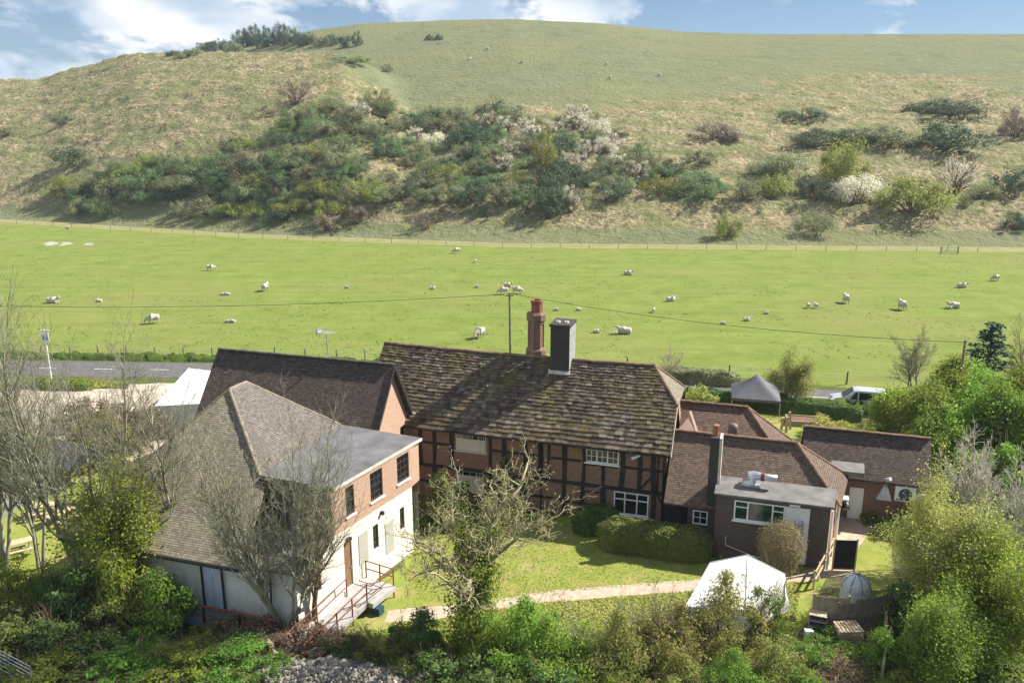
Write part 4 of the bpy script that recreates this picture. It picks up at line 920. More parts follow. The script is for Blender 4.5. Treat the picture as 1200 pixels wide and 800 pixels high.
def grow(rs, p, d, L, r, lv, spec, segs, tips):
    """spec per level: (segments, wobble, up, children, first, spread, ratio, sides)"""
    ns, wob, up, nch, first, spread, ratio, sides = spec[lv]
    g = _rnd.gauss; U = _rnd.uniform
    px, py, pz = p; dx, dy, dz = d; l = 1 / math.sqrt(dx * dx + dy * dy + dz * dz); dx *= l; dy *= l; dz *= l
    pts = [(px, py, pz)]; dirs = [(dx, dy, dz)]; st = L / ns
    for i in range(ns):
        dx += g(0, wob); dy += g(0, wob); dz += g(0, wob) + up
        l = 1 / math.sqrt(dx * dx + dy * dy + dz * dz); dx *= l; dy *= l; dz *= l
        px += dx * st; py += dy * st; pz += dz * st
        pts.append((px, py, pz)); dirs.append((dx, dy, dz))
    last = lv == len(spec) - 1; e = 0.25 if last else 0.35
    segs[lv].append((pts, [r * (1 + (e - 1) * i / ns) for i in range(ns + 1)], sides))
    if last:
        tips.append((pts[-1], dirs[-1])); tips.append((pts[max(0, ns // 2)], dirs[-1])); return
    k0 = U(0, 6.28)
    for c in range(nch):
        t = first + (1 - first) * (c + U(0, 1)) / nch; f = t * ns; i = min(int(f), ns - 1); f -= i
        a, b = pts[i], pts[i + 1]; q = (a[0] + (b[0] - a[0]) * f, a[1] + (b[1] - a[1]) * f, a[2] + (b[2] - a[2]) * f)
        D = dirs[i + 1]
        X = (D[1], -D[0], 0.0) if abs(D[2]) < 0.95 else (0.0, D[2], -D[1])
        l = 1 / math.sqrt(X[0] ** 2 + X[1] ** 2 + X[2] ** 2); X = (X[0] * l, X[1] * l, X[2] * l)
        Y = (D[1] * X[2] - D[2] * X[1], D[2] * X[0] - D[0] * X[2], D[0] * X[1] - D[1] * X[0])
        an = k0 + c * 2.4 + U(-0.5, 0.5); sp = spread * U(0.7, 1.3); cs, ss = math.cos(sp), math.sin(sp); ca, sa = math.cos(an) * ss, math.sin(an) * ss
        nd = (D[0] * cs + X[0] * ca + Y[0] * sa, D[1] * cs + X[1] * ca + Y[1] * sa, D[2] * cs + X[2] * ca + Y[2] * sa)
        grow(rs, q, nd, L * ratio * U(0.65, 1.2) * (1.15 - 0.5 * t), max(r * (1 - 0.6 * t) * 0.62, 0.004), lv + 1, spec, segs, tips)
    grow(rs, pts[-1], dirs[-1], L * ratio, r * 0.38, lv + 1, spec, segs, tips)
ASH = [(8, 0.045, 0.02, 9, 0.30, 0.50, 0.50, 7), (6, 0.08, 0.10, 6, 0.20, 0.50, 0.48, 5), (4, 0.12, 0.09, 5, 0.15, 0.5, 0.52, 4), (3, 0.16, 0.06, 3, 0.2, 0.5, 0.6, 3), (2, 0.2, 0.05, 0, 0, 0, 0, 3)]
BUSHY = [(6, 0.12, 0.02, 9, 0.25, 0.75, 0.62, 7), (5, 0.18, 0.05, 7, 0.2, 0.65, 0.5, 5), (4, 0.2, 0.06, 6, 0.15, 0.6, 0.5, 4), (3, 0.2, 0.05, 4, 0.1, 0.6, 0.6, 3), (2, 0.2, 0.04, 0, 0, 0, 0, 3)]
GNARL = [(7, 0.07, 0.03, 12, 0.74, 1.12, 0.90, 9), (9, 0.23, 0.05, 9, 0.22, 0.85, 0.40, 7), (6, 0.36, 0.06, 4, 0.15, 0.9, 0.60, 5), (5, 0.36, 0.07, 2, 0.2, 0.8, 0.55, 4), (3, 0.35, 0.08, 0, 0, 0, 0, 3)]
TRUNK = {}
def tree(name, label, x, y, h, spec, seed, bark, stems=1, lean=(0, 0), r0=None, leaf=None, lsize=0.12, per_tip=6, spread=0.3, z=0.0, group=None, cat='tree', trunk_levels=1, fan=0.25, crown_name=None, min_r=0.006):
    rs = np.random.RandomState(seed); _rnd.seed(seed * 7 + 1); segs = [[] for _ in spec]; tips = []
    r0 = r0 or h * 0.013
    for s in range(stems):
        a = rs.uniform(0, 6.28); f = fan if stems > 1 else 0
        d = np.array([lean[0] + f * math.cos(a), lean[1] + f * math.sin(a), 1.0])
        off = np.array([math.cos(a), math.sin(a), 0]) * (0.15 if stems > 1 else 0)
        hs = h * (0.62 if len(spec) > 3 else 0.8) * (rs.uniform(0.75, 1.0) if stems > 1 else 1)
        grow(rs, off + np.array([0, 0, -0.2]), d, hs, r0 * (rs.uniform(0.6, 1) if stems > 1 else 1), 0, spec, segs, tips)
    t = thing(name, label, cat, (x, y, z), 0, group)
    link_mesh('trunk', tubes_mesh('trunk', sum(segs[:trunk_levels], [])), bark, t)
    if sum(segs[trunk_levels:], []):
        link_mesh('branches', tubes_mesh('branches', sum(segs[trunk_levels:], []), min_r), bark, t)
    TRUNK[name] = np.array(segs[0][0][0])
    if leaf is not None:
        T = np.array([q[0] for q in tips]); D = np.array([q[1] for q in tips]); n = len(T)
        P = np.repeat(T, per_tip, 0) + rs.randn(n * per_tip, 3) * spread
        N = np.repeat(D, per_tip, 0) * 0.4 + rs.randn(n * per_tip, 3) * 0.8 + np.array([0, 0, 0.5])
        link_mesh('crown', leaves_mesh('crown', P, N, lsize, rs), leaf, t)
    return t
def blob_points(rs, n, rx, ry, rz, clumps, csize, base=0.12):
    """leaf positions: clumps spread over and inside a squat dome, uneven outline"""
    C = []; 
    while len(C) < clumps:
        d = rs.randn(3); d /= np.linalg.norm(d); d[2] = abs(d[2]) * 1.0 if rs.rand() < 0.85 else d[2] * 0.4
        rr = rs.uniform(0.40, 1.30) ** 0.7
        C.append((d[0] * rx * rr, d[1] * ry * rr, base * rz + max(d[2], -0.08) * rz * rr * (1 - base)))
    C = np.array(C); w = rs.uniform(0.4, 1.4, clumps); k = rs.choice(clumps, n, p=w / w.sum())
    d = rs.randn(n, 3); d /= np.linalg.norm(d, axis=1, keepdims=True)
    cs = csize * 1.35 * rs.uniform(0.55, 1.35, clumps)[k]
    off = d * (rs.uniform(0.05, 1, n) ** 0.7 * cs)[:, None] * np.array([1, 1, 0.75])
    P = C[k] + off
    P[:, 2] = np.abs(P[:, 2]) + 0.02
    out = P / np.array([rx, ry, rz]); N = off / csize * 0.8 + out * 0.5 + rs.randn(n, 3) * 0.55 + np.array([0, 0, 0.35])
    return P, N, C
def shrub_mesh(seed, rx, ry, rz, n, lsize, clumps, csize, base=0.12, twigs=0):
    rs = np.random.RandomState(seed); P, N, C = blob_points(rs, n, rx, ry, rz, clumps, csize, base)
    segs = []
    for c in C[:min(len(C), 26)]:
        m = c * np.array([0.45, 0.45, 0.6]) + rs.randn(3) * 0.06 * rx
        segs.append((np.array([c * np.array([.08, .08, 0]) - [0, 0, .1], m, c]), [0.035 * rz ** .5, 0.022 * rz ** .5, 0.008], 4))
    for i in range(twigs):                 # bare shoots standing out of the leaf
        c = C[rs.randint(len(C))]; d = c / np.linalg.norm(c) + rs.randn(3) * 0.45 + np.array([0, 0, .35]); d /= np.linalg.norm(d); L = rs.uniform(.35, .9) * min(rx, 1.3)
        k = rs.randn(3) * .08; segs.append((np.array([c * .8, c * .9 + d * L * .5 + k, c * .95 + d * L]), [.014, .010, .005], 3))
    return leaves_mesh('foliage', P, N, lsize, rs), tubes_mesh('stems', segs)
def shrub(name, label, x, y, meshes, mat, bark, scale=(1, 1, 1), rot=0.0, group=None, cat='shrub', z=0.0):
    t = thing(name, label, cat, (x, y, z), rot, group); t.scale = scale
    f = meshes[0]; s = meshes[1]
    key = (f.name, mat.name)
    if key not in _SH:
        f2 = f if len(f.materials) == 0 else f.copy()
        f2.materials.clear(); f2.materials.append(mat); _SH[key] = f2
    kb = (s.name, bark.name)
    if kb not in _SH:
        s2 = s if len(s.materials) == 0 else s.copy()
        s2.materials.clear(); s2.materials.append(bark); _SH[kb] = s2
    link_mesh('foliage', _SH[key], None, t); link_mesh('stems', _SH[kb], None, t)
    return t
_SH = {}
# ------------------------------------------------------------------ scrub on the hillside
HM = [shrub_mesh(100 + i, 1, 1, 0.95 if i % 2 else 0.75, 4200, 0.062, 26, 0.26, 0.2) for i in range(7)]
HBIG = [shrub_mesh(160 + i, 1, 1, 0.9, 6500, 0.062, 34, 0.30, 0.2) for i in range(3)]
HLOOSE = [shrub_mesh(140 + i, 1, 1, 1.15, 2400, 0.055, 30, 0.20, 0.25, 60) for i in range(3)]
KIND = {'d': ('dark green', H_DARK), 'g': ('mid green', H_GREEN), 'y': ('yellow-green', H_YELL), 'o': ('dull olive', H_OLIVE), 'p': ('bare brownish', H_PURPLE), 'w': ('white-blossomed', H_WHITE)}
rsB = random.Random(77)
def hill_bush(px, py, w, h, k, label, group=None):
    x, y, z = hit(px, py); s = y / FPX * 1.03
    meshes = rsB.choice(HLOOSE if k in 'pw' and rsB.random() < .6 else HM)
    if w > 52: meshes = rsB.choice(HBIG)
    hr = 0.95
    t = shrub('hill_bush', label, x, y, meshes, KIND[k][1], BARK_BROWN, (w * s / 2.25, w * s / 2.25 * rsB.uniform(.8, 1.1), h * s / hr * (0.92 if h < 16 or w < 34 else 0.80)), rsB.uniform(0, 6.28), group, 'bush', z - 0.25)
    return t
for px, py, w, h, k, lab in [
    (73, 146, 24, 13, 'd', 'small dark bush alone high on the left hillside'), (4, 159, 16, 9, 'd', 'dark bush at left picture edge halfway up hillside'),
    (86, 193, 50, 22, 'd', 'wide dark bush alone on straw slope left of the scrub belt'), (348, 122, 42, 22, 'p', 'reddish brown bare thicket on the shoulder above the scrub belt'),
    (125, 250, 42, 26, 'g', 'rounded green bush at foot of hill on the left'), (95, 250, 36, 20, 'o', 'olive bush at foot of slope, leftmost by the field'),
    (418, 262, 36, 20, 'p', 'purple-brown bare bush at foot of hill, larger of two'), (384, 270, 44, 18, 'p', 'low purplish bare bush at edge of field margin'),
    (496, 270, 24, 17, 'p', 'small brown bush alone on straw bank above field'), (640, 254, 52, 36, 'd', 'dark bush jutting down slope with blossom beside it'),
    (668, 248, 26, 24, 'w', 'small white blossoming bush beside the jutting dark bush'), (855, 278, 32, 38, 'y', 'yellow-green bush standing alone just above right field edge'),
    (957, 270, 50, 34, 'o', 'grey olive bush alone at foot of slope right of yellow-green one'), (1190, 268, 34, 26, 'd', 'dark bush at right picture edge above field margin'),
    (836, 163, 58, 22, 'p', 'dark purplish thicket alone on the right slope'), (941, 139, 52, 18, 'd', 'flat dark thicket highest of the right group'),
    (1112, 134, 80, 20, 'd', 'long dark thicket high on the right slope'), (1000, 164, 60, 16, 'd', 'low dark thicket between two taller ones on right slope'),
    (1105, 176, 92, 36, 'd', 'broad dark thicket on the right slope below the long one'), (955, 170, 56, 22, 'd', 'dark spreading thicket left of broad right-hand one'),
    (1040, 172, 60, 28, 'o', 'olive thicket wedged left of the broad dark thicket'), (1190, 160, 44, 34, 'p', 'brownish thicket at right edge high on slope'),
    (1180, 225, 44, 40, 'd', 'dark bush at right edge of hillside halfway down'), (985, 212, 58, 54, 'y', 'tall dome of yellow-green leaf above white blossom on right slope'),
    (1068, 246, 80, 44, 'y', 'largest yellow-green rounded bush low on the right slope'), (1118, 226, 46, 34, 'w', 'white blossom bush right of big yellow-green bush'),
    (1005, 236, 60, 34, 'w', 'white blossom thicket left of big yellow-green bush'), (905, 229, 44, 36, 'y', 'bright green bush on left of the right-hand scrub'),
    (920, 205, 70, 28, 'o', 'olive scrub behind the bright green bush'), (1150, 232, 40, 24, 'o', 'olive bush low on right slope near blossom'),
    (812, 232, 50, 32, 'g', 'green bush at right end of the main scrub belt'), (745, 200, 40, 22, 'o', 'olive bush near the upper right of main belt'),
    (638, 205, 30, 50, 'y', 'slim yellow-green bush in the middle of scrub belt'), (820, 190, 44, 20, 'o', 'dull olive bush above the green belt end'),
    (870, 235, 40, 26, 'o', 'olive bush between two bright green bushes'), (955, 232, 50, 30, 'd', 'dark bush in front of tall yellow-green dome'),
    (503, 47, 9, 8, 'd', 'tiny round tree on pasture skyline, left of a pair'), (514, 47, 10, 8, 'd', 'tiny round tree on pasture skyline, right of a pair'),
    (454, 84, 16, 9, 'o', 'small thorn bush alone on upper pasture'), (418, 54, 14, 15, 'd', 'round thorn tree at right end of ridge wood'),
    (404, 56, 12, 11, 'd', 'thorn tree at ridge wood end, left of round one'), (388, 50, 12, 9, 'd', 'thorn tree below ridge skyline'),
    (408, 73, 46, 9, 'g', 'green hollow thicket on the shoulder below ridge trees')]:
    hill_bush(px, py, w, h, k, lab)
# the dense belt across the middle: a jittered grid inside its outline
BELT = [(55, 245), (70, 222), (150, 205), (225, 186), (300, 168), (330, 152), (360, 134), (400, 122), (440, 124), (470, 138), (540, 136), (600, 136), (690, 140), (735, 156), (745, 178), (775, 186), (790, 205), (830, 214), (850, 234), (780, 232), (720, 236), (670, 240), (600, 246), (520, 236), (440, 240), (390, 256), (330, 262), (265, 262), (215, 252), (150, 244), (100, 250)]
def inside(x, y, poly):
    c = False; j = len(poly) - 1
    for i in range(len(poly)):
        (xi, yi), (xj, yj) = poly[i], poly[j]
        if (yi > y) != (yj > y) and x < (xj - xi) * (y - yi) / (yj - yi) + xi: c = not c
        j = i
    return c
rows = []
yy = 104.0
while yy < 266:
    step = 10 + (yy - 104) * 0.035; xx = 40.0
    while xx < 860:
        qx, qy = xx + rsB.uniform(-9, 9), yy + rsB.uniform(-5, 5)
        if inside(qx, qy, BELT) and rsB.random() > 0.10: rows.append((qx, qy))
        xx += 21.5
    yy += step
def zone(x, y):
    if x < 230: return 'dgogyo'
    if 480 < x < 560 and y < 170: return 'wodoo'
    if 590 < x < 740 and 150 < y < 200: return 'wwogod'
    if 690 < x < 760 and y > 190: return 'wodgd'
    if x < 400: return 'dgoyodg'
    if y < 160: return 'ogwdo'
    return 'dgogdyog'
ZN = {'l': 'in the left third', 'm': 'in the middle', 'r': 'in the right third'}
for qx, qy in rows:
    k = rsB.choice(zone(qx, qy)); w = rsB.uniform(28, 52); h = w * rsB.uniform(0.38, 0.60)
    if k == 'w': w *= 0.8; h *= 0.85
    side = 'l' if qx < 320 else ('m' if qx < 570 else 'r')
    row_n = 'upper' if qy < 180 else 'lower'
    hill_bush(qx, qy, w, h, k, '%s scrub bush %s of dense hillside belt, %s half' % (KIND[k][0], ZN[side], row_n), '%s bushes %s of the scrub belt, %s half' % (KIND[k][0], ZN[side], row_n))
for i in range(26):                       # wood along the far left ridge
    t = i / 25; px = 205 + 200 * t + rsB.uniform(-4, 4); py = np.interp(px, [200, 260, 330, 360, 420], [64, 57, 50, 52, 46]) + rsB.uniform(0, 6)
    h = np.interp(px, [205, 260, 330, 370, 420], [6, 13, 25, 12, 8]) * rsB.uniform(.8, 1.1)
    hill_bush(px, py, rsB.uniform(15, 24), h, rsB.choice('dddo'), 'far dark tree in the wood on the left ridge skyline', 'trees of the wood on the left ridge')
for i in range(16):
    px, py = rsB.uniform(0, 1200), rsB.uniform(205, 262)
    if not inside(px, py, BELT) and py > 236 - (40 if px > 880 else 0):
        hill_bush(px, py, rsB.uniform(9, 18), rsB.uniform(5, 10), rsB.choice('opog'), 'small low bush scattered on the straw slope', 'small bushes scattered on the straw slope')

# ------------------------------------------------------------------ trees and shrubs round the buildings
def at(px, py, z=0.0): p = G(px, py, z); return p[0], p[1]
# bare ash stems on the left
for (px, py, h, seed, stems, lean, lab) in [
    (4, 668, 16.2, 1, 3, (0.10, 0.0), 'bare slender tree at left picture edge, leaning right'),
    (48, 668, 15.0, 2, 3, (0.10, 0.02), 'bare multi-stemmed tree beside the picnic lawn'),
    (98, 690, 17.0, 3, 3, (0.05, 0.02), 'tallest bare tree left of the pyramid roof'),
    (140, 690, 16.5, 4, 3, (0.10, 0.03), 'bare tree rising behind the yellow-green tree'),
    (206, 702, 13.5, 5, 1, (0.02, 0.02), 'bare grey trunked tree against the pyramid roof')]:
    x, y = at(px, py); tree('bare_tree', lab, x, y, h, ASH, seed, BARK_OLIVE, stems, lean, group=None, fan=0.16, r0=h * 0.0105)
x, y = at(338, 740); tree('bare_tree', 'large bare many-stemmed tree in front of pink and white wing', x, y, 13.5, ASH, 6, BARK_OLIVE, 7, (0.0, 0.05), r0=0.15, fan=0.36)
x, y = at(368, 738); tree('bare_tree', 'ivy-flecked bare trunk close beside the many-stemmed tree', x, y, 8.0, ASH, 16, BARK_BROWN, 1, (-0.03, 0.05), r0=0.17)
# gnarled pollard on the lawn edge, ivy on its trunk
x, y = at(548, 768)
gt = tree('gnarled_tree', 'gnarled pollard with twisting pale limbs and ivy covered trunk on lawn', x, y, 8.9, GNARL, 27, mat_plain('lichened_bark', (0.31, 0.275, 0.165), 0.95, 0, 0.4, 2.0, 0.1), 1, (0.06, 0.06), r0=0.40, min_r=0.013, leaf=L_OLIVE, lsize=0.085, per_tip=1, spread=0.14, trunk_levels=1)
rs = np.random.RandomState(8); n = 14000; TP = TRUNK['gnarled_tree']
tz = rs.uniform(0, 6.6, n); an = rs.uniform(0, 6.28, n); rr = 0.42 + 0.72 * rs.rand(n) ** 1.6 * (1 + 0.5 * np.sin(tz * 2.1 + an * 2)) * (1.15 - tz * 0.06) + 0.35 * np.maximum(0, np.sin(tz * 3.3 + an))
P = np.stack([np.cos(an) * rr + np.interp(tz, TP[:, 2], TP[:, 0]), np.sin(an) * rr + np.interp(tz, TP[:, 2], TP[:, 1]), tz], 1)
link_mesh('ivy', leaves_mesh('ivy', P, P * np.array([1, 1, 0.1]) + rs.randn(n, 3) * 0.5, 0.14, rs), L_GREEN, gt)
# yellow-green tree and its neighbours
x, y = at(128, 722); tree('spring_tree', 'yellow-green leafing tree hiding the corner of pyramid roof', x, y, 7.6, BUSHY, 31, BARK_OLIVE, 2, (0, 0), leaf=L_SPRING, lsize=0.12, per_tip=3, spread=0.42, r0=0.13, fan=0.36)
# feathery willow and trees on the right
x, y = at(1092, 722); tree('willow_tree', 'feathery olive willow beside the alley on the right', x, y, 8.0, BUSHY, 41, BARK_OLIVE, 3, (0.0, 0.02), leaf=L_WILLOW, lsize=0.085, per_tip=3, spread=0.30, r0=0.11, fan=0.34)
x, y = at(1165, 770); tree('spring_tree', 'fresh green leafy tree in bottom right corner', x, y, 6.4, BUSHY, 42, BARK_GREY, 3, (0.05, 0), leaf=L_SPRING, lsize=0.11, per_tip=4, spread=0.36, r0=0.14, fan=0.4)
x, y = at(1105, 800); tree('spring_tree', 'low green leafy tree at bottom edge, left of corner tree', x, y, 4.6, BUSHY, 43, BARK_GREY, 3, (0.0, 0), leaf=L_GREEN, lsize=0.11, per_tip=4, spread=0.32, r0=0.1, fan=0.45)
BARK_WHITE = mat_plain('silvery_bark', (0.52, 0.48, 0.40), 0.95, 0, 0.3, 2.0, 0.1)
x, y = at(1172, 672); tree('bare_tree', 'pale grey bare tree at right edge above the willow', x, y, 10.0, ASH, 44, BARK_WHITE, 4, (0.0, 0), r0=0.15, fan=0.42, min_r=.011)
x, y = at(1215, 660); tree('bare_tree', 'pale bare tree cut by right picture edge', x, y, 10.5, ASH, 45, BARK_WHITE, 3, (-0.10, 0), r0=0.14, fan=0.35, min_r=.011)
# behind the buildings
for px, py, h, seed, leaf, lab, st in [
    (1075, 520, 5.2, 51, L_GREEN, 'broad green tree behind the tiled outbuilding', 3), (1130, 528, 6.0, 52, L_SPRING, 'light green tree right of the outbuilding', 3),
    (1185, 548, 6.4, 53, L_GREEN, 'green tree at right edge behind bare branches', 3), (1052, 505, 3.8, 54, L_SPRING, 'low leafy tree left of broad green tree beyond outbuilding', 3),
    (1110, 480, 4.0, 55, L_GREEN, 'green tree under the dark conifer', 3), (1180, 500, 5.0, 56, L_GREEN, 'leafy tree below twiggy brown one at right edge', 3)]:
    x, y = at(px, py); tree('leafy_tree', lab, x, y, h, BUSHY, seed, BARK_GREY, st, (0, 0), leaf=leaf, lsize=0.16, per_tip=7, spread=0.42, r0=0.13, fan=0.45)
x, y = at(928, 478); tree('bare_tree', 'rounded feathery bare tree behind the dark gazebo', x, y, 5.6, BUSHY, 57, BARK_PALE, 2, (0, 0), r0=0.12, fan=0.35, leaf=L_OLIVE, lsize=0.10, per_tip=2, spread=0.3)
x, y = at(1072, 462); tree('bare_tree', 'bare round-headed tree against the pasture on the right', x, y, 6.6, BUSHY, 58, BARK_GREY, 2, (0, 0), r0=0.12, fan=0.3)
x, y = at(1195, 480); tree('bare_tree', 'tall twiggy brown tree at right edge against pasture', x, y, 9.0, ASH, 59, BARK_BROWN, 3, (0, 0), r0=0.13, fan=0.3)
x, y = at(787, 452); tree('bare_tree', 'small thin bare tree beside the hedge beyond house roof', x, y, 4.4, BUSHY, 60, BARK_PALE, 1, (0, 0), r0=0.07)
x, y = at(372, 560); tree('bare_tree', 'bare twiggy tree between barn roof and flat roofed wing', x, y, 8.6, BUSHY, 61, BARK_PALE, 2, (0, 0), r0=0.11, fan=0.2)
# conifer
x, y = at(1152, 462)
ct = thing('conifer', 'dark blue-green conifer against the pasture on the right', 'tree', (x, y, 0)); rs = np.random.RandomState(70)
ct.scale = (1.45, 1.3, 1.02)
link_mesh('trunk', tubes_mesh('trunk', [(np.array([[0, 0, -.2], [0, 0, 4], [0, 0, 7.0]]), [.2, .12, .02], 7)]), BARK_BROWN, ct)
P = []; N = []
for i in range(120):
    z = 0.5 + 6.4 * (i / 120) ** 1.0; L = (2.7 * (1 - (z / 7.2)) + 0.2) * rs.uniform(.75, 1.15); a = rs.uniform(0, 6.28); k = int(34 * L / 2 + 10)
    t = rs.rand(k) ** .7; q = np.stack([np.cos(a) * L * t, np.sin(a) * L * t, z - 0.30 * L * t ** 1.6 + 0.12 * L * t], 1) + rs.randn(k, 3) * np.array([.16, .16, .07]); P.append(q); N.append(rs.randn(k, 3) * .6 + [0, 0, .8])
link_mesh('crown', leaves_mesh('crown', np.concatenate(P), np.concatenate(N), 0.30, rs, .4), L_CONIFER, ct)

# shrub kinds used round the garden (metres)
SM = {'a': shrub_mesh(201, 1.5, 1.3, 1.7, 8000, 0.125, 40, 0.36, .12, 90), 'b': shrub_mesh(202, 1.3, 1.2, 1.5, 6500, 0.115, 32, 0.35, .12, 70),
      'c': shrub_mesh(203, 1.7, 1.4, 1.3, 7500, 0.115, 44, 0.33, .12, 130), 'd': shrub_mesh(204, 1.1, 1.0, 2.0, 6500, 0.115, 30, 0.34, .12, 50),
      'e': shrub_mesh(205, 1.5, 1.3, 1.6, 4600, 0.09, 50, 0.30, .12, 200), 'g': shrub_mesh(207, 1.5, 1.4, 1.7, 11000, 0.075, 40, 0.42, .12, 60), 'f': shrub_mesh(206, 1.4, 1.4, 1.2, 3800, 0.13, 34, 0.36, .12, 90)}
rsS = random.Random(9)
def gshrub(px, py, k, mat, lab, sc=1.0, hz=1.0, bark=BARK_BROWN, name='shrub', group=None):
    x, y = at(px, py); return shrub(name, lab, x, y, SM[k], mat, bark, (sc, sc, sc * hz), rsS.uniform(0, 6.28), group, 'shrub', max(bank_z(x, y) - 0.1, 0))
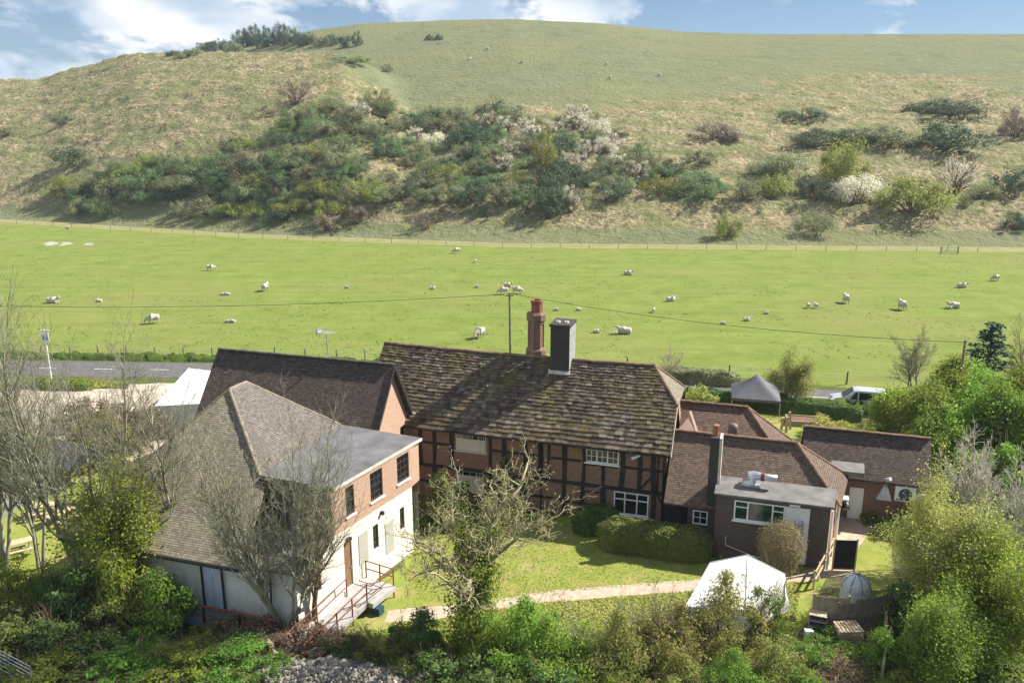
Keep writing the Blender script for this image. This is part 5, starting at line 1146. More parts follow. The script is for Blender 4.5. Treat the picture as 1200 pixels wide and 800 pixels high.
for px, py, k, mat, lab, sc, hz in [
    (20, 705, 'g', L_SPRING, 'yellow-green shrub in front of picnic lawn at left edge', 1.3, 1.1), (55, 715, 'b', L_LUSH, 'green shrub right of left edge yellow shrub', 1.0, 1.0),
    (20, 755, 'a', L_DARK, 'dark ivy mound above the metal gate', 1.2, .9), (70, 765, 'b', L_DARK, 'dark shaded shrub right of the metal gate', 1.2, 1.0),
    (95, 728, 'd', L_DARK, 'dark upright evergreen below the yellow-green tree', 1.3, 1.15), (130, 745, 'a', L_DARK, 'dark ivy bush under yellow-green tree', 1.1, 1.0),
    (108, 775, 'c', L_DARK, 'low dark ground ivy right of dark gate shrub', 1.1, .8), (158, 760, 'b', L_LUSH, 'green bush between ivy and glossy evergreen', 0.9, .8),
    (196, 742, 'd', L_LUSH, 'glossy green upright bush before the shaded long wall', 1.1, 1.45), (150, 738, 'd', L_GREEN, 'tall leafy bush beside yellow-green tree against long wall', 1.15, 1.75), (165, 720, 'g', L_GREEN, 'spreading green bush close to the shaded long wall', .85, 1.35), (178, 738, 'd', L_GREEN, 'narrow green bush left of glossy upright one', 0.75, 1.0),
    (240, 755, 'f', L_LUSH, 'small bright green bush under blue-grey door', 0.7, .9), (70, 800, 'c', L_LUSH, 'low green nettle bed along bottom left edge', 1.2, .6),
    (150, 800, 'c', L_LUSH, 'green ground plants at bottom left of the rubble', 1.2, .55), (215, 800, 'c', L_GREEN, 'low green weeds at bottom left below logs', 1.1, .5),
    (275, 795, 'c', L_LUSH, 'bright weeds spreading left of rubble heap', 1.1, .5), (320, 800, 'f', L_LUSH, 'small weeds at edge of rubble', .7, .6),
    (268, 745, 'f', L_BROWN, 'reddish dead bracken below the long wall rail', 0.85, .9), (305, 752, 'c', L_BROWN, 'brown bramble at foot of many-stemmed tree', 0.9, .85),
    (350, 758, 'f', L_BROWN, 'brown bramble hedge right of many-stemmed tree', 0.95, .9), (395, 768, 'c', L_BROWN, 'dark brown bramble bank below the ramp', 0.9, .9),
    (440, 778, 'e', L_OLIVE, 'olive bramble bank left of ivy clump', 1.0, .8), (400, 776, 'f', L_DARK, 'dark low bramble under ramp end', .8, .8),
    (488, 765, 'd', L_DARK, 'dark evergreen ivy clump left of gnarled trunk', 1.05, 1.05), (470, 785, 'b', L_DARK, 'dark ivy below ivy clump', 1.0, .8),
    (512, 800, 'c', L_DARK, 'dark tangle below the gnarled trunk', 1.1, .8), (600, 778, 'g', L_SPRING, 'fluffy yellow-green shrub right of gnarled trunk', 1.55, 1.15),
    (650, 782, 'g', L_SPRING, 'airy yellow-green shrub in front of lawn path', 1.35, 1.1), (575, 805, 'a', L_DARK, 'dark shaded bush at bottom centre', 1.1, .8),
    (640, 808, 'a', L_DARK, 'dark bush in bottom centre under yellow-green shrub', 1.1, .75), (690, 790, 'g', L_GREEN, 'green bush before lawn, left of bramble tangle', 1.0, .95),
    (738, 790, 'g', L_OLIVE, 'olive bush with bare stems before lawn', 1.25, 1.3), (775, 785, 'e', L_OLIVE, 'twiggy olive bush left of white marquee front', 1.3, 1.15),
    (808, 770, 'g', L_OLIVE, 'olive bush below left corner of white marquee', 1.15, 1.2), (720, 812, 'g', L_GREEN, 'leafy bush on bottom edge under olive bush', 1.1, .8),
    (790, 815, 'g', L_OLIVE, 'olive leafy bush at bottom edge below marquee', 1.1, .8), (852, 760, 'g', L_OLIVE, 'olive-yellow bush across white marquee front', 1.35, 1.4),
    (885, 745, 'e', L_LUSH, 'young loose bush with fresh leaves against marquee', 1.1, 1.35), (905, 792, 'g', L_OLIVE, 'yellowish bush right of marquee front bush', 1.0, .95),
    (860, 815, 'g', L_GREEN, 'bush on bottom edge before the marquee', 1.1, .9), (940, 775, 'f', L_LUSH, 'green nettles beside marquee corner', 0.9, .8),
    (975, 750, 'f', L_LUSH, 'green weeds in front of crate and pallet', .75, .5), (925, 815, 'b', L_LUSH, 'green bush at bottom edge left of brushwood heap', 1.0, .7),
    (1040, 780, 'd', L_GREEN, 'dark shrub behind leaning fence panel', 0.9, 1.0), (1060, 815, 'f', L_SPRING, 'low bright plant right of leaning fence', 1.0, .7),
    (1062, 735, 'd', L_DARK, 'dark ivy thicket below the willow', 1.2, .95), (1110, 760, 'a', L_GREEN, 'green thicket between willow and corner tree', 1.2, 1.1),
    (1195, 720, 'a', L_GREEN, 'dense green thicket at right picture edge', 1.5, 1.4), (1140, 690, 'b', L_OLIVE, 'olive shrub behind the corner tree', 1.4, 1.3),
    (1050, 625, 'b', L_LUSH, 'green shrub beside outbuilding wall', 0.9, .8), (1080, 615, 'a', L_OLIVE, 'olive shrub in front of air conditioner', 1.2, 1.2), (1018, 612, 'd', L_LUSH, 'climbing green plant beside white outbuilding door', .45, .8),
    (968, 512, 'a', L_WILLOW, 'yellowish shrub between outbuilding roof and gazebo', 1.2, .8), (1015, 520, 'a', L_SPRING, 'leafy shrub behind left end of outbuilding', 1.2, .8),
    (1095, 545, 'a', L_GREEN, 'dense shrub at right gable of outbuilding', 1.5, 1.6), (1150, 590, 'a', L_GREEN, 'green bush beyond willow, right of outbuilding', 1.6, 1.5),
    (820, 478, 'b', L_WILLOW, 'rounded grey-green shrub behind house hip', 1.1, 1.0), (525, 612, 'd', L_DARK, 'dark clipped evergreen against house front, right of low window', 1.25, 1.3),
    (505, 618, 'b', L_DARK, 'low dark evergreen at left foot of house front', 1.0, .9), (600, 588, 'd', L_DARK, 'tall dark shrub climbing the timbered house front', 1.3, 1.5),
    (118, 540, 'c', L_OLIVE, 'olive shrubs behind dark shelter', 1.7, 1.3), (150, 520, 'f', L_BROWN, 'brown leafless thicket beyond pyramid roof', 1.8, 1.2),
    (40, 548, 'c', L_GREEN, 'low green hedge bush at edge of gravel yard', 1.6, .9), (105, 500, 'f', L_BROWN, 'brown scrub at edge of gravel yard', 1.6, 1.0), (185, 505, 'f', L_BROWN, 'brown scrub bush left of white marquee roof', 1.6, 1.0)]:
    gshrub(px, py, k, mat, lab, sc, hz)
# low ground cover nobody could count, over the waste ground in front
rs = np.random.RandomState(90); n = 60000
X = rs.uniform(-29, 38, n); Y = rs.uniform(28, 36.8, n); keep = (vnoise(X / 1.3, Y / 1.3, 5) > -0.12) & (((X + 7.5) / 4.2) ** 2 + ((Y - 32.6) / 1.7) ** 2 > 1)
X, Y = X[keep], Y[keep]; Z = np.array([bank_z(a, c) for a, c in zip(X, Y)]) + rs.uniform(0.0, 0.28, len(X))
tag(link_mesh('weeds', leaves_mesh('weeds', np.stack([X, Y, Z], 1), rs.randn(len(X), 3) + [0, 0, 1.2], 0.16, rs), L_LUSH), 'low green weeds and brambles covering the waste ground in front', 'weeds', None, 'stuff')
# grass tufts over the lawn edge and verge so the ground is not a flat sheet
def tufts(name, lab, poly, n, size, mat, seed, z=0.02):
    rs = np.random.RandomState(seed); xs_ = [p[0] for p in poly]; ys_ = [p[1] for p in poly]; P = []
    while len(P) < n:
        a = rs.uniform(min(xs_), max(xs_)); c = rs.uniform(min(ys_), max(ys_))
        if inside(a, c, poly): P.append((a, c, z + rs.uniform(0, size * .4)))
    P = np.array(P); N = rs.randn(n, 3) * np.array([.35, .35, .2]) + np.array([0, 0, 1.0])
    tag(link_mesh(name, leaves_mesh(name, P, N, size, rs, .5), mat), lab, 'grass', None, 'stuff')
G_BLADE = mat_leaf('grass_blade', [(0.20, 0.23, 0.035), (0.28, 0.295, 0.055), (0.36, 0.34, 0.10)], 0.3, gain=1.0)
tufts('grass', 'uneven grass blades of garden lawn', PX([(484, 645), (560, 606), (690, 620), (850, 664), (960, 664), (960, 672), (640, 694), (560, 712), (470, 700)]), 14000, 0.08, G_BLADE, 1)
tufts('grass', 'long grass along the verge between road and gravel yard', PX([(-60, 458), (20, 447), (150, 448), (150, 455), (20, 456), (-60, 470)]), 9000, 0.3, G_BLADE, 3)
tufts('grass', 'long grass between garden path and front shrubs', PX([(560, 716), (640, 706), (815, 692), (940, 682), (930, 740), (700, 785), (470, 790), (440, 740)]), 22000, 0.13, G_BLADE, 2)

# clipped box hedge in front of the house: a rounded bar of leaf with leaf-sized roughness
def hedge(name, label, line, w, h, mat, seed, n, lsize, lump=0.12, cat='hedge'):
    rs = np.random.RandomState(seed); line = np.array(line, float); c0 = line.mean(0)
    seg = np.hypot(*np.diff(line, axis=0).T); cum = np.concatenate([[0], np.cumsum(seg)]); L = cum[-1]
    t = thing(name, label, cat, (c0[0], c0[1], 0))
    def shell(s, a, k=1.0):      # s along, a: 0..pi over the top
        x = np.interp(s, cum, line[:, 0]); y = np.interp(s, cum, line[:, 1])
        x1 = np.interp(np.minimum(s + .2, L), cum, line[:, 0]); x0 = np.interp(np.maximum(s - .2, 0), cum, line[:, 0]); y1 = np.interp(np.minimum(s + .2, L), cum, line[:, 1]); y0 = np.interp(np.maximum(s - .2, 0), cum, line[:, 1])
        d = np.stack([x1 - x0, y1 - y0], -1); d /= np.linalg.norm(d, axis=-1, keepdims=True)
        e = np.clip(np.minimum(s, L - s) / (w * .5), 0, 1) ** .5
        sup = lambda q: np.sign(q) * np.abs(q) ** .55
        off = sup(np.cos(a)) * w / 2 * e; z = sup(np.sin(a)) * h * (0.55 + .45 * e)
        l = 1 + lump * (vnoise(s * .9 + 3, a * 2.2, seed) + .5 * vnoise(s * 2.6, a * 5, seed + 1))
        return np.stack([x - d[:, 1] * off * l * k - c0[0], y + d[:, 0] * off * l * k - c0[1], np.maximum(z * l * k, 0)], 1)
    S, A = np.meshgrid(np.linspace(0, L, max(12, int(L / .25))), np.linspace(0, np.pi, 15)); V = shell(S.ravel(), A.ravel(), .93)
    ii = np.arange(S.size).reshape(S.shape); F = np.stack([ii[:-1, :-1].ravel(), ii[:-1, 1:].ravel(), ii[1:, 1:].ravel(), ii[1:, :-1].ravel()], 1)
    link_mesh('inner_growth', np_mesh('inner_growth', V, F, True), mat, t)
    s = rs.uniform(0, L, n); a = rs.uniform(0, np.pi, n); P = shell(s, a, 1.0) + rs.randn(n, 3) * lsize * .45; P[:, 2] = np.abs(P[:, 2])
    Q = shell(s, a, .8); link_mesh('foliage', leaves_mesh('foliage', P, (P - Q) * 2.5 + rs.randn(n, 3) * .4, lsize, rs), mat, t)
    return t
L_BOX = mat_leaf('clipped_hedge_leaf', [(0.05, 0.075, 0.014), (0.10, 0.125, 0.024), (0.18, 0.20, 0.05)], 0.25)
hp = [at(702, 640), at(722, 646), at(760, 651), at(800, 656), at(836, 660)]
hedge('box_hedge', 'long clipped green hedge curving in front of house', [(p[0], p[1] + .55) for p in hp], 1.9, 1.75, L_BOX, 301, 16000, 0.12)
hp = [at(672, 630), at(700, 627), at(728, 628)]
hedge('box_hedge', 'darker clipped hedge close to the house wall', [(p[0], p[1] + .6) for p in hp], 1.5, 1.6, L_DARK, 302, 7000, 0.13)
hp = [at(770, 446), at(800, 446), at(840, 449), at(868, 452)]
hedge('field_hedge', 'straggly olive-brown field hedge behind the house roof', hp, 1.5, 1.3, H_OLIVE, 303, 4000, 0.14, .45)
hp = [at(815, 470), at(850, 474), at(905, 481), at(960, 487), at(1010, 494)]
hedge('garden_hedge', 'dark evergreen hedge behind the gazebo and below the van', hp, 1.2, 1.25, L_DARK, 304, 7000, 0.15, .2)
hp = [at(20, 452), at(60, 455), at(110, 456)]
hedge('verge_shrubbery', 'low green growth along road by the inn sign', hp, 1.2, 0.8, L_GREEN, 305, 2500, 0.16, .4)
# tall round grass-like bush by the white door
x, y = at(912, 676); rs = np.random.RandomState(33)
t = thing('twiggy_bush', 'dense straw coloured rounded bush in front of white door', 'shrub', (x, y, 0)); segs = []; P = []
for i in range(520):
    a = rs.uniform(0, 6.28); f = rs.rand() ** .6; hh = rs.uniform(1.9, 2.9) * (1 - .25 * f * f); tip = np.array([math.cos(a) * f * 1.0, math.sin(a) * f * 1.0, hh]); mid = np.array([tip[0] * .75, tip[1] * .75, hh * .5]) + rs.randn(3) * .05
    segs.append((np.array([[tip[0] * .2, tip[1] * .2, 0], mid, tip]), [.014, .011, .006], 3)); P.append(tip + rs.randn(26, 3) * np.array([.12, .12, .22])); P.append(mid + rs.randn(16, 3) * np.array([.12, .12, .3]))
link_mesh('stems', tubes_mesh('stems', segs), BARK_PALE, t); P = np.concatenate(P)
t.scale = (1.2, 1.2, 1.12)
link_mesh('foliage', leaves_mesh('foliage', P, P * [1, 1, .2] + rs.randn(len(P), 3) * .5, 0.075, rs, .45), mat_leaf('straw_shoot', [(0.12, 0.10, 0.04), (0.22, 0.185, 0.085), (0.33, 0.285, 0.15)], 0.35, gain=1.35), t)
# bare whippy saplings standing up out of the front shrubs
for i, (px, py, h) in enumerate([(660, 770, 5.2), (850, 720, 0)][:1]):
    x, y = at(px, py); tree('bare_tree', 'thin crooked bare stem standing before the garden path', x, y, 4.6, GNARL[1:], 400 + i, BARK_PALE, 1, (-0.15, 0), r0=0.05)
for i, (px, py) in enumerate([(765, 765), (728, 770), (700, 775)]):
    x, y = at(px, py); tree('bare_sapling', ['twiggy bare sapling before the lawn, rightmost of three', 'twiggy bare sapling before the lawn, middle of three', 'twiggy bare sapling before the lawn, leftmost of three'][i], x, y, 4.2, BUSHY[1:], 410 + i, BARK_GREY, 3, (0, 0), r0=0.03, fan=.35)

# rank tufts left by the sheep, all over the pasture
rs = np.random.RandomState(55); n = 8000; X = rs.uniform(-130, 110, n); Y = 88 + 130 * rs.rand(n) ** 1.3
k = (Y < np.interp(X, FOOT_X, FOOT_Y) - 2) & (Y > np.interp(X, [-300, -56, 0, 33, 300], [131, 89, 87, 80, 50])) & (vnoise(X / 9, Y / 9, 71) > -0.12); X, Y = X[k], Y[k]
c = np.repeat(np.stack([X, Y, np.full(len(X), .025)], 1), 4, 0) + rs.randn(len(X) * 4, 3) * np.array([.26, .26, .02])
tag(link_mesh('pasture_tufts', leaves_mesh('pasture_tufts', c, rs.randn(len(c), 3) * .35 + [0, 0, 1], 0.22, rs, .6), mat_leaf('rank_grass', [(0.125, 0.160, 0.030), (0.165, 0.195, 0.042), (0.215, 0.22, 0.068)], 0.5, gain=1.0)), 'rank grass tufts scattered through the grazed pasture', 'grass', None, 'stuff')
# ================================================================== garden objects
M_CANVAS = mat_plain('white_canvas', (0.62, 0.615, 0.59), 0.8, 0, 0.10, 2.0)
_nt = M_CANVAS.node_tree; bump(_nt, _nt.nodes['Principled BSDF'], noise(_nt, coords(_nt), 2.6, 4, 0.6, 0.8), 0.55, 0.10)
M_DARKCANVAS = mat_plain('charcoal_canvas', (0.115, 0.115, 0.13), 0.8, 0, 0.1, 2)
M_WOOD = mat_plain('weathered_wood', (0.33, 0.275, 0.19), 0.9, 0, 0.3, 3)
M_PALEWOOD = mat_plain('pale_new_wood', (0.46, 0.36, 0.23), 0.85, 0, 0.2, 3)
M_GREY_SHADE_WOOD = mat_plain('grey_and_shaded_wood', (0.17, 0.145, 0.11), 0.9, 0, 0.3, 3)
def cloth_quad(mb, a, b, c, d, n=10, sag=0.06, seed=0, rip=0.0):
    """slack fabric panel between four corners"""
    a, b, c, d = map(Vector, (a, b, c, d)); rs = np.random.RandomState(seed); V = []
    nn = (b - a).cross(d - a).normalized()
    ph = rs.uniform(0, 6)
    for i in range(n + 1):
        for j in range(n + 1):
            u, v = i / n, j / n; p = (a * (1 - u) + b * u) * (1 - v) + (d * (1 - u) + c * u) * v
            s = -sag * 16 * u * (1 - u) * v * (1 - v) + rip * math.sin(u * 17 + ph + 2 * math.sin(v * 4)) * min(1, v * 3)
            V.append(p + nn * s)
    mb.add(V, [(i * (n + 1) + j, (i + 1) * (n + 1) + j, (i + 1) * (n + 1) + j + 1, i * (n + 1) + j + 1) for i in range(n) for j in range(n)], True)
# white garden marquee
bx, by = W(0, 39.3)
MQ = thing('marquee', 'white canvas party marquee standing on the lawn edge', 'marquee', (bx, by, 0), -A17); OFF = (0, 39.3, 0)
A_, B_ = (-1.45, 39.56, 3.2), (0.37, 40.84, 3.25); Lc, Fc, Rc = (-2.42, 37.0, 2.0), (0.45, 37.6, 2.0), (2.34, 41.6, 2.05); Bc = (0.3, 42.0, 2.0); Lb = (-1.3, 40.3, 2.0)
mb = MB(OFF)
cloth_quad(mb, Lc, Fc, B_, A_, 10, .05, 1); cloth_quad(mb, Fc, Rc, B_, B_, 10, .05, 2); cloth_quad(mb, Rc, Bc, A_, B_, 8, .05, 3); cloth_quad(mb, Bc, Lb, A_, A_, 8, .04, 4); cloth_quad(mb, Lb, Lc, A_, A_, 8, .04, 5)
mb.build('roof', M_CANVAS, MQ)
M_SEAM = mat_plain('canvas_seam', (0.42, 0.415, 0.40), .8)
for a_, c_ in ((Lc, A_), (Fc, B_), (Rc, B_), (A_, B_), (Lc, Fc), (Fc, Rc)):
    mb = MB(OFF); mb.tube([(a_[0], a_[1], a_[2] + .02), (c_[0], c_[1], c_[2] + .02)], .018, 5); mb.build('seam', M_SEAM, MQ)
mb = MB(OFF); g0 = lambda p, k=1.0: (p[0] * k, p[1], 0.0)
cloth_quad(mb, Lc, Fc, (Fc[0], Fc[1] - .05, 0), (Lc[0], Lc[1] - .05, 0), 16, .02, 6, .05); cloth_quad(mb, Fc, Rc, (Rc[0] + .35, Rc[1] - .1, 0), (Fc[0] + .15, Fc[1] - .1, 0), 18, .02, 7, .07)
cloth_quad(mb, Lb, Lc, (Lc[0], Lc[1], 0), (Lb[0], Lb[1], 0), 12, .02, 8, .04); cloth_quad(mb, Rc, Bc, (Bc[0], Bc[1], 0), (Rc[0], Rc[1], 0), 12, .02, 9, .04)
mb.build('wall_curtain', M_CANVAS, MQ)
mb = MB(OFF); cloth_quad(mb, (2.36, 41.6, 1.75), (2.42, 41.3, 1.7), (3.1, 40.5, 0.05), (3.0, 41.0, 0.05), 6, .03, 10); mb.build('loose_flap', M_CANVAS, MQ)
for p in (Lc, Fc, Rc, Bc, Lb):
    mb = MB(OFF); q = (p[0] * .985, p[1] + .04); mb.tube([(q[0], q[1], 0), (q[0], q[1], p[2] - .03)], .025, 6); mb.build('pole', M_STEEL, MQ)
# charcoal pop-up gazebo behind the house
gx0, gy0 = 21.6, 69.9; GZ = thing('gazebo', 'charcoal pop-up gazebo behind the brick range', 'gazebo', (gx0, gy0, 0), R(-14)); hw = 2.05
mb = MB(); n = 16
def gz(i, j):
    u, v = i / n * 2 - 1, j / n * 2 - 1; r = max(abs(u), abs(v)); e = min(abs(u), abs(v)) / max(r, 1e-6)
    return (u * hw, v * hw, 3.75 - 1.8 * (r ** .8) - .10 * (1 - e) * r * (1 - r) * 2)
V = [gz(i, j) for i in range(n + 1) for j in range(n + 1)]; mb.add(V, [(i * (n + 1) + j, (i + 1) * (n + 1) + j, (i + 1) * (n + 1) + j + 1, i * (n + 1) + j + 1) for i in range(n) for j in range(n)], True)
mb.build('canopy', M_DARKCANVAS, GZ)
mb = MB()
for a, c in (((-hw, -hw), (hw, -hw)), ((hw, -hw), (hw, hw)), ((hw, hw), (-hw, hw)), ((-hw, hw), (-hw, -hw))): mb.poly((*a, 1.72), (*c, 1.72), (*c, 1.96), (*a, 1.96))
mb.build('valance', M_DARKCANVAS, GZ)
for a in (-1, 1):
    for c in (-1, 1):
        mb = MB(); mb.box(a * hw * .98 - .03, a * hw * .98 + .03, c * hw * .98 - .03, c * hw * .98 + .03, 0, 1.9); mb.build('leg', M_STEEL, GZ)
# long white marquee roof behind the pyramid roof
bx, by = W(-46.5, 57.5); OFF = (-46.5, 57.5, 0)
WM = thing('marquee', 'long white marquee roof left of the gabled barn', 'marquee', (bx, by, 0), -A17)
r1, r2 = (-50.3, 61.75, 3.05), (-46.9, 61.6, 3.05); e1, e2 = (-46.6, 52.6, 2.75), (-42.9, 54.3, 2.8)
mb = MB(OFF); cloth_quad(mb, e1, e2, r2, r1, 14, .12, 20, .02); mb.build('roof', M_CANVAS, WM)
mb = MB(OFF)
for p, q in ((e1, e2), (e2, r2), (r2, r1), (r1, e1)): cloth_quad(mb, p, q, (q[0], q[1], 0), (p[0], p[1], 0), 10, .02, 21, .03)
mb.build('wall_curtain', M_CANVAS, WM)
# dark shelter in the garden on the left
x, y = at(86, 566); SH = thing('shelter', 'small dark pitched-roof shelter in the garden behind bare trees', 'shelter', (x, y, 0), R(-25))
mb = MB(); mb.slab([(-1.9, -1.6, 1.95), (1.9, -1.6, 1.95), (1.9, 0, 3.2), (-1.9, 0, 3.2)], .08); mb.slab([(1.9, 1.6, 1.95), (-1.9, 1.6, 1.95), (-1.9, 0, 3.2), (1.9, 0, 3.2)], .08); mb.build('roof', M_TILE_DARK if False else M_DARKCANVAS, SH)
for a in (-1.7, 1.7):
    for c in (-1.4, 1.4): mb = MB(); mb.box(a - .05, a + .05, c - .05, c + .05, 0, 2.0); mb.build('post', M_OAK, SH)
for k in (1, -1): mb = MB(); mb.poly((k * 1.85, -1.4 * k, 1.95), (k * 1.85, 1.4 * k, 1.95), (k * 1.85, 0, 3.1)); mb.build('gable_board', M_OAK, SH)
# picnic tables
def picnic_proto():
    t = thing('picnic_table', 'pale wooden picnic table on lawn beside the dark shelter', 'picnic table', (0, 0, 0), 0, 'picnic tables on the garden lawn')
    mb = MB(); [mb.box(-.9, .9, -.36 + k * .148, -.36 + k * .148 + .138, .72, .76) for k in range(5)]; mb.build('table_top', M_PALEWOOD, t)
    for s in (-1, 1):
        mb = MB(); mb.box(-.9, .9, s * .72 - .13, s * .72 + .13, .43, .47); mb.build('bench', M_PALEWOOD, t)
    for s in (-1, 1):
        mb = MB(); mb.beam((s * .6, -.55, 0), (s * .6, -.2, .72), .05, .09); mb.beam((s * .6, .55, 0), (s * .6, .2, .72), .05, .09); mb.beam((s * .6, -.8, .40), (s * .6, .8, .40), .05, .09); mb.build('leg_frame', M_WOOD, t)
    return t
pt0 = picnic_proto()
for i, (px, py, a, lab) in enumerate([(50, 604, 20, 'pale picnic table in middle of garden lawn behind the bare trees'), (22, 648, 35, 'picnic table on garden lawn nearest the camera at left edge'), (64, 574, 10, 'picnic table in front of the dark shelter'), (72, 612, 60, 'picnic table close to corner of the pyramid roof')]):
    t = pt0 if i == 0 else copy_tree(pt0); x, y = at(px, py); t.location = (x, y, 0.01); t.rotation_euler.z = R(a); t['label'] = lab
# ramp with red-brown railings down the white wall
OFF = (-20.0, 36.0, 0); bx, by = W(-20, 36)
RP = thing('access_ramp', 'ramp with red-brown railings at the white wall door', 'ramp', (bx, by, 0), -A17)
def lq(s, o, z): return (LP(s)[0] + nl[0] * o, LP(s)[1] + nl[1] * o, z)
def lbox(mb, s0, s1, o0, o1, za0, za1, zb0=None, zb1=None):
    zb0 = za0 if zb0 is None else zb0; zb1 = za1 if zb1 is None else zb1
    mb.hexa([lq(s1, o1, zb0), lq(s0, o1, za0), lq(s0, o0, za0), lq(s1, o0, zb0), lq(s1, o1, zb1), lq(s0, o1, za1), lq(s0, o0, za1), lq(s1, o0, zb1)])
M_DECK = mat_plain('grey_concrete', (0.36, 0.345, 0.33), 0.9, 0, 0.15, 2)
mb = MB(OFF); lbox(mb, 4.7, 6.7, 0.03, 2.1, 0.45, 0.72); lbox(mb, 6.7, 11.6, 0.35, 1.75, 0.45, 0.72, -.1, 0.06); mb.build('deck', M_DECK, RP)
mb = MB(OFF); lbox(mb, 6.7, 11.6, 0.22, 0.35, .3, 1.02, -.1, .3); lbox(mb, 6.7, 11.6, 0.05, 0.2, -.1, .5, -.1, .1); mb.build('kerb_wall', M_CREAM, RP)
def post(s, o, z0, h, m=M_RUSTRED): mb = MB(OFF); mb.tube([lq(s, o, z0), lq(s, o, z0 + h)], .04, 6); mb.build('post', m, RP)
zr_ = lambda s: 0.72 if s < 6.7 else 0.72 - 0.66 * (s - 6.7) / 4.9
for s in (4.75, 6.7, 7.9, 9.1, 10.3, 11.5): post(s, 1.72 if s > 6.6 else 2.0, 0.0, zr_(s) + 1.05)
for s in (4.75,): post(s, 0.15, .6, 1.15)
post(4.75, 1.1, .6, 1.15)
mb = MB(OFF)
for h in (1.02, .55):
    mb.tube([lq(4.75, .15, .72 + h), lq(4.75, 2.0, .72 + h), lq(6.7, 2.0, .72 + h), lq(6.7, 1.72, .72 + h)] + [lq(s, 1.72, zr_(s) + h) for s in (7.9, 9.1, 10.3, 11.5)], .033, 6)
    mb.tube([lq(6.75, .42, .72 + h)] + [lq(s, .42, zr_(s) + h) for s in (7.9, 9.1, 10.3, 11.5)], .033, 6)
mb.build('handrail', M_RUSTRED, RP)
for s in (6.75, 9.1, 11.5): post(s, .42, .1, zr_(s) + .95)
mb = MB(OFF); lbox(mb, 6.15, 6.6, 1.9, 2.4, 0.0, 0.42); tag(mb.build('storage_box', mat_plain('dark_teal_plastic', (0.02, 0.07, 0.08), .5), None), None)
ob = bpy.data.objects['storage_box']; ob.location = (bx, by, 0); ob.rotation_euler = (0, 0, -A17); tag(ob, 'dark teal storage box on grass under the ramp landing', 'box')
# walkway rail along the shaded long wall
bx, by = W(-27, 31.0); OFF = (-27, 31.0, 0)
WR = thing('walkway_rail', 'red-brown rail of walkway along the shaded long wall', 'railing', (bx, by, 0), -A17)
mb = MB(OFF); mb.box(-32.5, -21.6, 30.9, 31.9, 0.2, 0.5); mb.build('deck', mat_plain('blue_grey_decking', (0.17, 0.20, 0.25), .8, 0, .2, 2), WR)
for u in (-32.4, -30.2, -28.0, -25.8, -23.7, -21.7): mb = MB(OFF); mb.box(u - .05, u + .05, 30.85, 30.95, 0, 1.42); mb.build('post', M_OAK, WR)
mb = MB(OFF); mb.beam((-32.5, 30.9, 1.44), (-21.6, 30.9, 1.40), .09, .08); mb.beam((-32.5, 30.9, .95), (-21.6, 30.9, .92), .06, .06); mb.build('handrail', M_RUSTRED, WR)

# ------------------------------------------------------------------ back yard by the alley
def fence_panel(name, label, p, q, h, mat, boards=True, seed=0, postmat=None, lean=0.0, cat='fence', rails=2):
    p, q = Vector((*p, 0)), Vector((*q, 0)); d = q - p; L = d.length; rz = math.atan2(d.y, d.x)
    t = thing(name, label, cat, p, rz); rs = random.Random(seed); x = 0.0; mb = MB()
    while x < L - .02:
        w = rs.uniform(.09, .13); hh = h + rs.uniform(-.03, .03); mb.box(x, min(x + w - .008, L), -.012 + rs.uniform(-.004, .004), .012, .05, hh); x += w
    mb.build('boarding', mat, t)
    for k in range(rails):
        z = h * (.25 + .5 * k); mb = MB(); mb.box(0, L, .014, .06, z - .04, z + .04); mb.build('rail', mat, t)
    for k in (0, L): mb = MB(); mb.box(k - .05, k + .05, .015, .115, 0, h + .1); mb.build('post', postmat or mat, t)
    t.rotation_euler.x = lean
    return t
fence_panel('board_fence', 'grey vertical board fence behind crate, left of plastic dome', at(951, 733), at(992, 736), 1.75, M_WOOD, seed=1)
fence_panel('board_fence', 'dark shaded board fence right of plastic dome', at(1003, 737), at(1052, 728), 1.7, M_GREY_SHADE_WOOD, seed=2)  # darker wood paints in the shade this fence stands in
fence_panel('board_fence', 'narrow weathered fence gate under the plastic dome', at(981, 739), at(1002, 737), 1.5, M_GREY_SHADE_WOOD, seed=3)
x, y = at(1034, 800); x2, y2 = at(1037, 742)
fence_panel('board_fence', 'low mossy fence running away from camera at bottom right', (x, y), (x2, y2), 1.1, M_WOOD, seed=4)
# black screen board with its posts
p, q = at(975, 668), at(1001, 669); d = Vector((q[0] - p[0], q[1] - p[1])); t = thing('screen_panel', 'black screen panel standing at the alley mouth', 'panel', (p[0], p[1], 0), math.atan2(d.y, d.x)); L = d.length
mb = MB(); mb.box(0.04, L - .03, -.02, .02, .12, 1.95); mb.build('sheet', M_BLACKPL, t)
for k in (0, L): mb = MB(); mb.box(k - .04, k + .04, -.04, .04, 0, 2.05); mb.build('post', M_PALEWOOD, t)
mb = MB(); mb.box(.04, L - .04, -.045, -.022, .1, .16); mb.build('rail', M_PALEWOOD, t)
# pale post and rail balustrade
p, q = at(953, 690), at(974, 651); d = Vector((q[0] - p[0], q[1] - p[1])); L = d.length; t = thing('balustrade', 'pale wooden post and rail balustrade beside black screen', 'railing', (p[0], p[1], 0), math.atan2(d.y, d.x))
for k in range(5): mb = MB(); mb.box(L * k / 4 - .05, L * k / 4 + .05, -.05, .05, 0, 1.15); mb.build('post', M_PALEWOOD, t)
for z in (.6, 1.12): mb = MB(); mb.beam((-.05, -.06, z), (L + .05, -.06, z), .05, .14); mb.build('rail', M_PALEWOOD, t)
